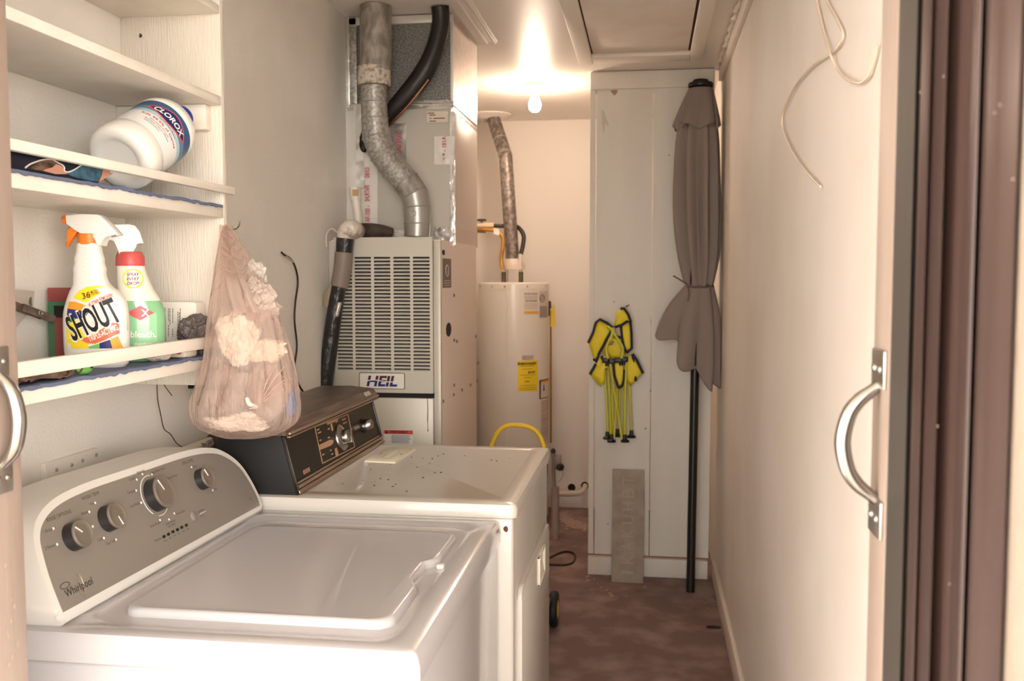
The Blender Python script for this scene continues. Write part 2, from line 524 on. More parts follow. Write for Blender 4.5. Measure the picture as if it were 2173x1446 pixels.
outer = [(og[0][0] + .006, 0)] + og + [(og[-1][0] - .004, 0)]
hs = MB()
hs.prism([FC(a, b, 0) for a, b in outer], (-.085, -.003, 0), .009, 3)
part('console_housing', hs, plastic_white, w)
pn = part('control_panel', MB().prism([FC(a, b, -.001) for a, b in gs], FC.n * .0022), console_grey, w)
def ct(s, x, y, size, m=None, **k):
    u, v = c8(x, y)
    part('lettering', MB().text(s, size, lambda a, b, h: FC(u + a, v + b, .0012 + h), h=.0003, **k), grey_ink, pn)
for s, x, y, sz in [('RINSE OPTIONS', 282, 515, .0062), ('1 Rinse', 190, 635, .0052), ('2 Rinses', 208, 765, .0052), ('WASH TEMP', 535, 355, .0062), ('Hot', 546, 417, .005), ('Warm', 484, 494, .005),
                    ('Cold', 612, 708, .0052), ('Tap Cold', 697, 728, .0052), ('Normal', 940, 160, .0058), ('Casual', 868, 217, .005), ('Delicate', 864, 322, .005), ('Cold Wash', 893, 428, .005), ('Deep Water Wash', 1078, 150, .0045),
                    ('Heavy/Towels', 1195, 200, .0045), ('Drain & Spin', 1058, 585, .0048), ('Clean Washer', 1183, 568, .0045), ('with affresh', 1193, 590, .0042), ('Rinse & Spin', 1265, 487, .0045), ('SOIL LEVEL', 1322, 78, .0062),
                    ('Heavy', 1376, 118, .0042), ('Light', 1545, 297, .0045), ('Start/Pause', 1428, 474, .0046), ('Progress', 1080, 706, .0046), ('Lid Lock', 1440, 515, .003),
                    ('Sensing', 1140, 715, .003), ('Wash', 1178, 695, .003), ('Rinse', 1215, 675, .003), ('Spin', 1250, 658, .003), ('Final', 1287, 640, .003), ('Done', 1322, 622, .003), ('he', 1826, 376, .006)]:
    ct(s, x, y, sz)
lt = MB()
u0, v0 = c8(440, 1092)
lt.text('Whirlpool', .0125, lambda a, b, h: FC(u0 + a, v0 + b, .0012 + h), w=.068, h=.0004, bold=.004)
u1, v1 = c8(330, 1085)
lt.tube([FC(u1 + .011 * math.cos(k * .42) , v1 + .0045 * math.sin(k * .42) + .001, .0014) for k in range(16)], .0005, 6)
part('maker_badge', lt, black_ink, pn, 'dark maker badge lettering')
lt = MB()
lt.tube([FC(u0 + .006 + .0065 * math.cos(k * .42) + .003 * math.sin(k * .42), v0 + .019 * math.sin(k * .42), .0014) for k in range(16)], .0004, 6)
part('badge_swirl', lt, mat('swirl', (150, 132, 100), .3, .6), pn)
for x, y in [(235, 620), (265, 748), (573, 412), (525, 485), (553, 603), (643, 697), (741, 710), (955, 180), (909, 224), (905, 312), (945, 411), (1212, 497), (1097, 551), (1170, 546), (1352, 124), (1523, 310), (1032, 182)]:
    u, v = c8(x, y)
    part('position_dot', MB().cyl(FC(u, v, .0005), FC(u, v, .0017), .0021, n=12), white_ink, pn)
u, v = c8(1455, 484)
part('underline', MB().fbox(FC, u - .018, u + .006, v - .0005, v + .0005, .001, .0016), white_ink, pn)
u3, v3 = c8(1052, 352)
for a0, a1 in ((75, 235), (255, 325)):
    part('dial_arc', MB().tube([FC(u3 + .0385 * math.cos(rad(a)), v3 + .0385 * math.sin(rad(a)), .0013) for a in range(a0, a1, 5)], .0006, 6), white_ink, pn)
for x, y in [(1128, 685), (1164, 666), (1200, 646), (1237, 629), (1272, 610), (1308, 593)]:
    u, v = c8(x, y)
    part('indicator_light', MB().prism([FC(u + a, v + b, .0005) for a, b in rrect(-.0042, .0042, -.0026, .0026, .0018, 4)], FC.n * .0018), black_plastic, pn)
u, v = c8(1368, 520)
part('start_button', MB().lathe([(.0098, .0005), (.0098, .002), (.0085, .0035), (.005, .0042), (.0001, .0044)], FC(u, v), FC.n, 24), mat('button_grey', (140, 136, 132), .25, .3), w)
for x, y, r, ang, d in [(388, 690, .0225, 135, .020), (667, 543, .0222, -72, .020), (1052, 352, .0305, 110, .022), (1425, 226, .0212, 108, .018)]:
    u, v = c8(x, y)
    kn = part('knob', MB().lathe([(r, d - .001), (r * .985, d + .0018), (r * .93, d + .0028), (r * .86, d + .0018), (r * .5, d + .0024), (.0001, d + .0026)], FC(u, v), FC.n, 48), knob_face, w, None if r < .025 else 'large cycle knob')
    part('knob_skirt', MB().lathe([(r * 1.02, .0005), (r * 1.0, .004), (r * .97, d)], FC(u, v), FC.n, 48), knob_dark, kn, 'dark ribbed skirt')
    K = Frame(FC(u, v, d + .0028), FC.u * math.cos(rad(ang)) + FC.v * math.sin(rad(ang)), FC.v * math.cos(rad(ang)) - FC.u * math.sin(rad(ang)))
    part('pointer_line', MB().fbox(K, r * .12, r * .84, -.0007, .0007, -.0008, .0006), white_ink, kn)

# ================================================================== DRYER
ZD = .945
d = thing('clothes_dryer', 'older white clothes dryer with black wood-trimmed console behind the washer', 'clothes dryer', (-.62, 2.355, 0))
part('cabinet', MB().box(-.965, -.284, 2.006, 2.704, .03, .914, .006, 3), enamel_old, d)
for x in (-.92, -.34):
    for y in (2.06, 2.65):
        part('foot', MB().cyl((x, y, 0), (x, y, .035), .018), black_plastic, d)
tp = MB()
tp.loft([ring(-.965, -.282, 2.004, 2.706, .008, .914), ring(-.965, -.276, 2.0, 2.71, .014, .9145), ring(-.965, -.275, 2.0, 2.71, .014, .935),
         ring(-.965, -.279, 2.003, 2.707, .014, .943), ring(-.965, -.286, 2.01, 2.70, .012, ZD),
         ring(-.80, -.318, 2.06, 2.665, .012, ZD), ring(-.797, -.321, 2.063, 2.662, .012, ZD - .0016)])
part('top_panel', tp, enamel_old, d)
sb = MB()
for i in range(34):
    x, y = R.uniform(-.72, -.36), R.uniform(2.08, 2.6)
    if R.random() < .6: x = R.uniform(-.72, -.5)
    s_ = R.uniform(.0008, .0028)
    part('crumb', MB().ball((x, y, ZD - .0012), s_, (1, 1.4, .5), 2, .3, i), mat('crumb', (96, 72, 62), .8), d)
# front door (faces the aisle)
FD = Frame((-.284, 2.0, 0), (0, 1, 0), (0, 0, 1))
dr = MB()
dr.prism([FD(a, b, 0) for a, b in rrect(.065, .655, .16, .742, .03, 6)], FD.n * .012, .004, 2)
dd = part('dryer_door', dr, enamel_old, d)
cup = MB()
u0, u1, v0, v1 = .372, .50, .632, .745
u0, u1 = .365, .49
v0, v1 = .645, .725
cup.fbox(FD, u0, u1, v0, v0 + .008, .011, .019, .002); cup.fbox(FD, u0, u1, v1 - .008, v1, .011, .019, .002)
cup.fbox(FD, u0, u0 + .008, v0, v1, .011, .019, .002); cup.fbox(FD, u1 - .008, u1, v0, v1, .011, .019, .002)
cup.hexa([FD(u0, v0, .0115), FD(u1, v0, .0115), FD(u1, v1, .0115), FD(u0, v1, .0115), FD(u0 + .006, v0 + .006, .0165), FD(u1 - .006, v0 + .006, .0165), FD(u1 - .03, v1 - .03, .0125), FD(u0 + .03, v1 - .03, .0125)])
part('door_handle', cup, mat('cream_plastic', (232, 224, 204), .35), dd, 'cream recessed door pull')
part('rust_chip', MB().ball((-.30, 2.0055, .89), .004, (1.2, .25, 1.6), 3, .5, 3), rust, d)
# console
walnut = mat('walnut', (66, 48, 40), .35, c2=(104, 82, 68), nscale=16, nlo=.4, nhi=.62, stretch=(6, .35, 6), detail=6)
con_black = mat('console_black', (17, 15, 14), .6)
Y0, Y1 = 2.018, 2.712
body = MB()
body.prism([(-.776, Y0, ZD), (-.813, Y0, 1.086), (-.96, Y0, 1.086), (-.96, Y0, ZD)], (0, Y1 - Y0, 0), .002)
part('console_body', body, con_black, d)
part('console_cap', MB().prism([(-.792, Y0 - .006, 1.079), (-.789, Y0 - .006, 1.087), (-.803, Y0 - .006, 1.107), (-.872, Y0 - .006, 1.113), (-.962, Y0 - .006, 1.112), (-.962, Y0 - .006, 1.082)], (0, Y1 - Y0 + .012, 0), .001, 1), walnut, d, 'dark walnut-grain console top')
FK = Frame((-.776, Y0, ZD), (0, 1, 0), (-.037, 0, .141))
alu = mat('anodised_trim', (170, 146, 122), .35, metal=.7, c2=(150, 128, 110), nscale=20, stretch=(8, .3, 8))
tr = MB()
tr.box(-.7945, -.7865, Y0 - .007, Y1 + .007, 1.0755, 1.0795, .001); tr.box(-.7925, -.7855, Y0 - .007, Y1 + .007, 1.0815, 1.0885, .002)
tr.fbox(FK, .0, Y1 - Y0, .0, .010, 0, .010, .003); tr.fbox(FK, .0, Y1 - Y0, .0115, .020, 0, .007, .002); tr.fbox(FK, 0, Y1 - Y0, .0215, .027, 0, .005, .0015)
part('console_trim', tr, alu, d, 'brushed metal trim strips')
part('console_end_strip', MB().fbox(FK, 0, .004, .0, .135, 0, .008, .001), mat('strip_grey', (60, 54, 50), .3, .6), d)
part('console_end_strip', MB().fbox(FK, Y1 - Y0 - .012, Y1 - Y0 - .004, .02, .135, 0, .008, .001), mat('strip_grey', (60, 54, 50), .3, .6), d)
fk = MB(); fk.fbox(FK, .006, Y1 - Y0 - .014, .029, .134, 0, .0025)
face = part('console_face', fk, mat('console_glass', (30, 27, 26), .28, spec=.35), d)
def c5(x, y): return onplane(FK, 480 + x / 4.82, 780 + y / 4.82)
gp = MB()
A, B, C_, D_ = c5(895, 612), c5(1235, 485), c5(1305, 818), c5(975, 985)
def quadbar(mb, p, q, wd):
    F = Frame(FK(p[0], p[1], .0026), FK.u * (q[0] - p[0]) + FK.v * (q[1] - p[1]), FK.n.cross(FK.u * (q[0] - p[0]) + FK.v * (q[1] - p[1])))
    L_ = math.hypot(q[0] - p[0], q[1] - p[1])
    mb.fbox(F, -wd / 2, L_ + wd / 2, -wd / 2, wd / 2, 0, .0008)
for p, q in ((A, B), (B, C_), (C_, D_), (D_, A)): quadbar(gp, p, q, .0022)
for poly in ([(935, 800), (1050, 745), (1085, 748), (1082, 780), (1060, 803), (945, 850)], [(1100, 835), (1122, 825), (1142, 908), (1114, 918)], [(1018, 566), (1132, 520), (1136, 545), (1024, 592)], [(1056, 585), (1072, 578), (1085, 640), (1074, 655)]):
    gp.prism([FK(*c5(x, y), .0025) for x, y in poly], FK.n * .0006)
for x, y, l in [(930, 640, .018), (945, 670, .022), (1040, 632, .014), (1040, 720, .014), (955, 748, .012), (1195, 535, .03), (1205, 570, .03), (1230, 635, .018), (1210, 800, .03), (1225, 820, .02), (1060, 850, .01), (1075, 890, .012), (985, 895, .012), (1270, 750, .012), (1120, 560, .014), (1200, 850, .01)]:
    u, v = c5(x, y)
    gp.fbox(FK, u - l / 2, u + l / 2, v - .0016, v + .0016, .0025, .0031)
u, v = c5(1330, 612)
gp.text('Soft Heat', .014, lambda a, b, h: FK(u + a, v + b, .0026 + h), shear=.4, w=.055)
part('face_graphics', gp, gold_ink, face, 'copper-coloured outline and markings')
u, v = c5(812, 1062); lb = MB()
lb.fbox(FK, u - .02, u + .02, v - .005, v + .005, .0025, .0035)
part('face_badge', lb, mat('badge_copper', (176, 130, 106), .4, .4), face)
part('cap_badge', MB().hexa([(-.7945, 2.615, 1.0945), (-.7945, 2.665, 1.0945), (-.8015, 2.665, 1.1045), (-.8015, 2.615, 1.1045), (-.7935, 2.615, 1.0952), (-.7935, 2.665, 1.0952), (-.8005, 2.665, 1.1052), (-.8005, 2.615, 1.1052)]), mat('badge_pale', (200, 190, 176), .4, .2), face)
u, v = c5(1165, 722)
tk = MB()
tk.lathe([(.036, .0025), (.035, .006), (.026, .012), (.02, .013)], FK(u, v), FK.n, 40)
kn = part('timer_knob', tk, chrome, d, 'large chrome timer knob')
kb = MB()
kb.lathe([(.019, .012), (.019, .024), (.017, .0265), (.0001, .0268)], FK(u, v), FK.n, 32)
kb.fbox(Frame(FK(u, v), FK.u * .5 + FK.v, FK.v * .5 - FK.u), -.02, .02, -.005, .005, .012, .034, .002)
part('knob_grip', kb, chrome, kn)
u, v = c5(1385, 602)
part('start_knob', MB().lathe([(.0165, .0025), (.016, .014), (.014, .030), (.012, .032), (.0001, .0325)], FK(u, v), FK.n, 28), chrome, d, 'small chrome start knob')
part('knob_base', MB().lathe([(.02, .002), (.02, .006), (.0165, .007)], FK(u, v), FK.n, 28), con_black, d)

# cover plate lying on the dryer
pl_m = mat('cover_plate', (226, 218, 196), .35)
q = [at(480 + x / 4.82, 780 + y / 4.82, Z=ZD) for x, y in [(1415, 962), (1730, 978), (1940, 838), (1600, 826)]]
t = thing('switch_cover_plate', 'cream switch cover plate lying on the dryer top by its console', 'cover plate', sum(q, V()) / 4)
u_ = (q[1] - q[0]); FP = Frame(q[0] + V((0, 0, -.0016)), u_, q[3] - q[0])
lu, lv = u_.length, (q[3] - q[0]).dot(FP.v)
sk = (q[3] - q[0]).dot(FP.u)
def pf(a, b, h): return FP(a * lu + b * sk * .5, b * lv, h)
mb = MB()
o_ = [(0, 0), (1, 0), (1, 1), (0, 1)]; i_ = [(.36, .22), (.64, .22), (.64, .78), (.36, .78)]
mb.loft([[pf(a, b, 0) for a, b in o_], [pf(a, b, .003) for a, b in o_], [pf(.02 + a * .96, .02 + b * .96, .0055) for a, b in o_], [pf(a, b, .0055) for a, b in i_], [pf(a, b, .002) for a, b in i_]])
part('plate', mb, pl_m, t)
mb = MB()
mb.hexa([pf(.38, .25, .002), pf(.62, .25, .002), pf(.62, .75, .002), pf(.38, .75, .002), pf(.38, .25, .0045), pf(.62, .25, .0045), pf(.62, .75, .0075), pf(.38, .75, .0075)], .0006)
part('rocker', mb, mat('rocker', (226, 226, 214), .3), t)
for a in (.16, .84): part('screw_hole', MB().cyl(pf(a, .5, .005), pf(a, .5, .0062), .0025, n=12), rust, t)
# ================================================================== SHELF UNIT
XS, YS = -.895, 1.93
su = thing('shelf_unit', 'white painted wooden wall shelves with front rails, above the washer', 'shelves', (-1.0, 1.5, 1.246))
part('side_panel', MB().box(XL, XS, YS, YS + .018, 1.20, 2.02, .0015), ply_paint, su)
for z0, z1 in ((1.246, 1.270), (1.559, 1.583), (1.795, 1.814), (1.985, 2.003)):
    part('shelf', MB().box(XL, XS, 1.095, YS - .0003, z0, z1, .002), shelf_paint, su)
part('rail', MB().box(XS, XS + .013, 1.095, YS + .032, 1.610, 1.627, .003), shelf_paint, su)
part('rail', MB().box(XS, XS + .013, 1.095, 1.94, 1.289, 1.312, .002), white_wood, su)
part('cleat', MB().box(XL, -.918, YS - .026, YS, 1.742, 1.795, .003), white_wood, su)
kh = MB(); kh.ball(at(298, 76, Y=YS) + V((0, .004, 0)), .008, (.8, .6, 1), 3, .3, 2)
part('knot_hole', kh, mat('knot_hole', (44, 36, 32), .9, c2=(200, 188, 172), nscale=260, nlo=.5, nhi=.6), su)
sh = MB(); sh.ball((XS + .008, YS + .031, 1.617), .003, (1.3, .5, 1), 2)
part('nail_head', sh, steel, su)
liner_m = mat('liner_blue', (104, 114, 140), .8, bump=.6, bscale=400)
def liner(z, ph, lab):
    prof = [(-1.11, .0015), (-1.0, .0015), (-.92, .002), (-.9, .0025), (-.8925, .0015), (-.8915, -.003)]
    def fn(a, b):
        y = 1.1 + .82 * a
        k = b * (len(prof) - 1); i = min(int(k), len(prof) - 2); f = k - i
        x = prof[i][0] * (1 - f) + prof[i + 1][0] * f; zz = prof[i][1] * (1 - f) + prof[i + 1][1] * f
        wv = max(0, noise.noise(V((y * 14 + ph, 0, 0)))) + .4 * max(0, noise.noise(V((y * 45, ph, 0))))
        if b > .55: zz += .006 * wv * (1 if b < .95 else .5); x -= .004 * wv
        if b > .9: zz += .003 * noise.noise(V((y * 60, ph, 3)))
        return (x, y, z + zz)
    mb = MB().sheet(fn, 160, 15)
    o = part('shelf_liner', mb, liner_m, None, loc=(-1, 1.5, z), solid=.0022)
    return tag(o, lab, 'shelf liner', 'shelf liners')
liner(1.583, 0, 'ragged blue liner under the tipped white bleach jug')
liner(1.270, 5, 'blue woven liner on the lower shelf under the spray bottles')

# navy pack printed with a picture, lying at the front of the upper shelf
XP = -.9085
c6 = lambda x, y, X=XP: at(10 + x / 8.692, 300 + y / 8.692, X=X)
pk = thing('printed_pack', 'flat navy printed pack showing a woman in denim, behind the upper rail', 'pack', (-1.0, 1.4, 1.587))
e0, e1 = c6(1715, 765), c6(2020, 572)
part('pack_body', MB().prism([(XP, 1.12, 1.588), (XP, e0.y, 1.588), (XP, e1.y, 1.626), (XP, 1.12, 1.626)], (-.19, 0, 0), .001), mat('navy_print', (20, 24, 44), .3), pk)
def pic(name, pts, m, h, lab=None):
    part(name, MB().prism([c6(x, y, XP) + V((h, 0, 0)) for x, y in pts], (.0003, 0, 0)), m, pk, lab)
pic('printed_hair', [(380, 492), (560, 405), (720, 355), (850, 345), (950, 395), (960, 450), (860, 480), (760, 510), (700, 545), (560, 528)], mat('print_hair', (122, 94, 74), .4, c2=(52, 40, 34), nscale=120, stretch=(1, .3, 1)), .0002)
pic('printed_face', [(950, 420), (1050, 460), (1092, 520), (1110, 575), (1150, 606), (930, 606), (700, 545), (760, 510), (870, 485)], mat('print_skin', (206, 150, 128), .4), .0003)
pic('printed_jacket', [(1120, 585), (1210, 565), (1310, 515), (1425, 440), (1800, 515), (1795, 600), (1765, 680), (1700, 752), (1560, 722), (1380, 690), (1250, 650)], mat('print_denim', (66, 110, 132), .5, c2=(40, 72, 92), nscale=60), .0002)
pic('printed_hand', [(1805, 525), (1870, 530), (1890, 535), (1950, 552), (1935, 575), (2000, 580), (1960, 618), (1880, 660), (1790, 720), (1722, 752), (1765, 680), (1795, 600)], mat('print_skin', (206, 150, 128), .4), .0003)
ol = [(370, 492), (450, 430), (560, 382), (700, 342), (850, 330), (930, 368), (1000, 410), (1060, 440), (1095, 490), (1090, 530), (1125, 566), (1200, 560), (1300, 510), (1420, 430)]
part('printed_outline', MB().tube([c6(x, y, XP) + V((.0006, 0, 0)) for x, y in ol], .0012, 6, True, 3), white_ink, pk)

# bleach jug, tipped on its side with its base to the front
jug_m = mat('jug_white', (232, 228, 220), .3, bump=.02, bscale=40)
B0 = V((-.957, 1.632, 1.6455)); ja = V((.085, .865, .47)).normalized()
JS = .94
jg = thing('bleach_jug', 'white bleach jug with blue label lying tipped on the upper shelf', 'bleach jug', (B0.x, B0.y + .1, 1.587))
part('jug_body', MB().lathe([(.0001, .006), (.034, .006), (.040, .0035), (.045, .0005), (.056, .0), (.064, .004), (.068, .012), (.0685, .03), (.068, .042), (.0665, .046), (.0665, .158), (.0685, .162), (.0675, .172), (.061, .19), (.048, .208), (.034, .221), (.023, .228), (.0205, .23), (.0205, .238)], B0, ja, 64, JS), jug_m, jg)
part('cap', MB().lathe([(.024, .231), (.0245, .233), (.0245, .252), (.0225, .254), (.0001, .254)], B0, ja, 40, JS), mat('cap_blue', (46, 62, 150), .35), jg, 'blue screw cap')
jn0 = V((.75, -.30, .44)); jn0 = (jn0 - ja * jn0.dot(ja)).normalized(); ju0 = ja.cross(jn0)
def jf(u, v, h):
    th = u / .0668
    return B0 + ja * v * JS + (jn0 * math.cos(th) + ju0 * math.sin(th)) * (.0668 * JS + h)
lab = part('label', MB().rect(jf, -.115, .115, .048, .1565, .0002, 40, 1), mat('label_white', (232, 230, 228), .4), jg)
for nm, a, b, c in (('band_dark', .128, .156, (50, 86, 128)), ('band_mid', .112, .128, (92, 132, 162)), ('band_pale', .100, .112, (176, 198, 208))):
    part('label_' + nm, MB().rect(jf, -.115, .115, a, b, .0004, 40, 1), mat('label_' + nm, c, .35), lab)
def diamond(k, n=10):
    pts = []
    for s1 in (1, -1):
        for i in range(n):
            t_ = -1 + 2 * i / n
            x = t_ * s1
            pts.append((-x * .052 * k if s1 == 1 else -x * .052 * k, s1 * .0185 * k * (1 - abs(x) ** 1.35)))
    return pts
def jd(mb, k, h):
    g = diamond(k)
    top = [(-.052 * k + .104 * k * i / 24) for i in range(25)]
    mb.sheet(lambda a, b: jf(-.052 * k + .104 * k * a, .126 + .0185 * k * (2 * b - 1) * (1 - abs(2 * a - 1) ** 1.5) + .0, h), 24, 2)
    return mb
part('logo_border', jd(MB(), 1.12, .0006), mat('logo_red', (206, 84, 84), .4), lab)
part('logo_field', jd(MB(), .95, .0008), navy_ink, lab)
part('logo_lettering', MB().text('CLOROX', .0145, lambda u, v, h: jf(u, .126 + v, h), bold=.03, shear=.15, w=.078, h=.001), white_ink, lab)
mb = MB(); mb.text('Kills 99.9% of Germs', .0075, lambda u, v, h: jf(u + .002, .092 + v, h), bold=.012, w=.098, h=.0007)
part('label_claim', mb, red_ink, lab)
mb = MB()
mb.text('Splash-Less Bleach', .0042, lambda u, v, h: jf(u + .01, .102 + v, h), w=.05, h=.0007)
mb.text('Non-Splash Formula', .0042, lambda u, v, h: jf(u + .0, .083 + v, h), w=.05, h=.0007)
mb.text('Eliminates Odors, Whitens', .0042, lambda u, v, h: jf(u + .0, .0765 + v, h), w=.064, h=.0007)
mb.text('and Disinfects', .0042, lambda u, v, h: jf(u - .012, .070 + v, h), w=.036, h=.0007)
part('label_lettering', mb, grey_ink, lab)

# ------------------------------------------------------------------ spray bottles
def interp(tab, z):
    if z <= tab[0][0]: return tab[0][1:]
    for p, q in zip(tab, tab[1:]):
        if z <= q[0]:
            f = (z - p[0]) / (q[0] - p[0]); f = f * f * (3 - 2 * f) if len(tab) < 4 else f
            return [a + (b - a) * f for a, b in zip(p[1:], q[1:])]
    return tab[-1][1:]
def bottle(tab, o, ang, e=2.6, n=48):
    nrm = V((math.cos(rad(ang)), math.sin(rad(ang)), 0)); ux = V((0, 0, 1)).cross(nrm); o = V(o)
    zs = []
    for p, q in zip(tab, tab[1:]):
        for k in range(5): zs.append(p[0] + (q[0] - p[0]) * k / 5)
    zs.append(tab[-1][0])
    sm_ = catmull([V((t_[1], t_[2], t_[3])) for t_ in tab], 5)
    rings = []
    for z, s_ in zip(zs, sm_):
        r = []
        for k in range(n):
            a = 2 * math.pi * k / n
            c, s1 = math.cos(a), math.sin(a)
            r.append(o + ux * (s_.z + s_.x * math.copysign(abs(c) ** (2 / e), c)) + nrm * (s_.y * math.copysign(abs(s1) ** (2 / e), s1)) + V((0, 0, z)))
        rings.append(r)
    def f(u, v, h):
        a, b, c = interp([(z, s_.x, s_.y, s_.z) for z, s_ in zip(zs, sm_)], v)
        x = max(-.999, min(.999, (u - c) / a))
        return o + ux * u + nrm * (b * (1 - abs(x) ** e) ** (1 / e) + h) + V((0, 0, v))
    def g(x, y, z): return o + ux * x + nrm * y + V((0, 0, z))
    return rings, f, g
ZB = 1.2735
tab = [(0, .048, .024, 0), (.006, .053, .028, 0), (.03, .0555, .030, 0), (.06, .056, .030, 0), (.095, .0555, .030, 0), (.118, .0505, .028, .001), (.135, .041, .026, -.002), (.146, .031, .024, -.006), (.155, .0285, .0225, -.008),
       (.166, .0265, .0215, -.009), (.174, .0275, .021, -.009), (.184, .0245, .020, -.009), (.192, .0250, .019, -.009), (.203, .0215, .0185, -.009), (.211, .0205, .018, -.009), (.219, .019, .0175, -.009)]
so_ = V((-.972, 1.572, ZB))
sb_ = thing('spray_bottle', 'white stain remover spray bottle with orange trigger and colourful label', 'spray bottle', so_)
rings, sf, sg = bottle(tab, so_, -80)
part('bottle_body', MB().loft(rings), mat('bottle_white', (232, 228, 222), .25), sb_)
rb = MB()
for i in range(7):
    z = .163 + i * .0072
    rb.tube([sf(-.012 - .0, z, .0004), sf(.004 + (6 - i) * .0016, z, .0004)], .0011, 8)
part('grip_rib', rb, mat('bottle_white', (232, 228, 222), .25), sb_)
part('collar', MB().lathe([(.0185, .217), (.019, .219), (.0185, .235), (.017, .236)], sg(-.009, 0, 0), (0, 0, 1), 32), orange_plastic, sb_, 'orange collar')
def s5(x, y, k=1110.0):
    return onplane(Frame(so_, sg(1, 0, 0) - so_, (0, 0, 1)), 120 + x / 4.017, 440 + y / 4.017)
head = MB()
hp = [(100, 68), (250, 62), (372, 64), (400, 76), (470, 150), (548, 232), (535, 245), (440, 245), (418, 268), (410, 330), (360, 330), (358, 262), (340, 245), (245, 240), (180, 195), (108, 145)]
head.prism([sg(s5(x, y)[0], -.0135, s5(x, y)[1]) for x, y in hp], sg(0, .027, 0) - sg(0, 0, 0), .0022, 2)
part('spray_head', head, mat('head_white', (234, 230, 224), .3), sb_)
nz = s5(70, 105); nz2 = s5(104, 105)
part('nozzle', MB().lathe([(.0045, -.012), (.0075, -.009), (.009, -.006), (.009, .004)], sg(nz2[0], 0, nz2[1]), sg(1, 0, 0) - sg(0, 0, 0), 6), orange_plastic, sb_, 'orange nozzle')
tg = MB()
tg.prism([sg(s5(x, y)[0], -.006, s5(x, y)[1]) for x, y in [(118, 148), (170, 160), (208, 182), (180, 198), (160, 225), (140, 275), (104, 336), (80, 332), (100, 275), (118, 205)]], sg(0, .012, 0) - sg(0, 0, 0), .003, 2)
part('trigger', tg, orange_plastic, sb_, 'orange trigger')
def lblp(name, pts, m, h, lab=None):
    # polygon on the bottle front, fan of strips so it follows the curve
    us = [p[0] for p in pts]
    mb = MB(); mb.face([sf(u, v, h) for u, v in pts])
    return part(name, mb, m, slab, lab, recalc=False)
def bx(x, y):
    """label coordinates from the close view of the bottle"""
    return onplane(Frame(sg(0, .030, 0), sg(1, 0, 0) - so_, (0, 0, 1)), 120 + x / 4.017, 440 + y / 4.017)
slab = part('label', MB().sheet(lambda a, b: sf(-.047 + .09 * a, .008 + .1 * b, .0004), 16, 12), mat('bottle_white', (232, 228, 222), .25), sb_)
def decal(name, pts, m, h, lab=None):
    bm = bmesh.new()
    vs = [bm.verts.new((u, v, 0)) for u, v in [bx(*p) for p in pts]]
    f_ = bm.faces.new(vs)
    bmesh.ops.triangulate(bm, faces=[f_])
    bmesh.ops.subdivide_edges(bm, edges=bm.edges[:], cuts=2, use_grid_fill=True)
    for v in bm.verts: v.co = sf(v.co.x, v.co.y, h)
    mb = MB(); mb.bm.free(); mb.bm = bm
    return part(name, mb, m, slab, lab, recalc=False)
decal('label_yellow_patch', [(130, 775), (180, 715), (250, 680), (330, 668), (428, 690), (250, 812)], yellow_ink, .0008)
decal('label_yellow_field', [(70, 1000), (100, 900), (150, 940), (230, 1080), (280, 1150), (270, 1205), (70, 1205)], yellow_ink, .0007)
decal('label_orange_stripe', [(92, 805), (150, 805), (230, 830), (290, 870), (270, 905), (200, 880), (80, 865)], orange_ink, .0009)
decal('label_blue_stripe', [(80, 865), (200, 880), (270, 905), (240, 940), (170, 950), (76, 940)], mat('label_blue', (40, 48, 110), .4), .0008)
decal('label_green_patch', [(76, 940), (170, 950), (110, 990), (72, 1000)], green_ink, .0008)
decal('label_green_stripe', [(275, 1190), (366, 1160), (368, 1205), (275, 1205)], green_ink, .0008)
decal('label_blue_block', [(366, 1160), (450, 1130), (470, 1205), (368, 1205)], mat('label_blue', (40, 48, 110), .4), .0008)
decal('label_orange_block', [(450, 1130), (510, 1100), (545, 1205), (470, 1205)], orange_ink, .0008)
decal('label_banner', [(200, 1130), (300, 1090), (555, 935), (562, 1055), (420, 1130), (330, 1165), (260, 1160)], mat('label_red', (222, 112, 80), .4), .001)
def slope(cx_, cy_, ang):
    u0, v0 = bx(cx_, cy_); c, s1 = math.cos(rad(ang)), math.sin(rad(ang))
    return lambda a, b, h: sf(u0 + a * c - b * s1, v0 + a * s1 + b * c, h)
part('label_word_edge', MB().text('SHOUT', .0465, slope(300, 958, 24), bold=.05, w=.096, h=.0014), white_ink, slab)
part('label_word', MB().text('SHOUT', .0435, slope(300, 958, 24), bold=.025, w=.091, h=.0020), black_ink, slab, 'bold black word on the label')
part('label_subword', MB().text('TRIPLE-ACTING', .0105, slope(392, 1074, 23), bold=.02, w=.052, h=.002), white_ink, slab)
part('label_claim', MB().text('#1 STAIN REMOVER!', .0068, slope(366, 790, 25), bold=.01, w=.042, h=.0014), red_ink, slab)
mb = MB(); mb.text('36', .0105, slope(248, 752, 15), bold=.02, h=.0016); mb.text('% MORE', .006, slope(305, 722, 17), bold=.01, h=.0016, w=.017); mb.text('COLOR FREE', .004, slope(312, 742, 17), h=.0016, w=.018)
part('label_offer', mb, mat('label_brown', (110, 60, 30), .5), slab)

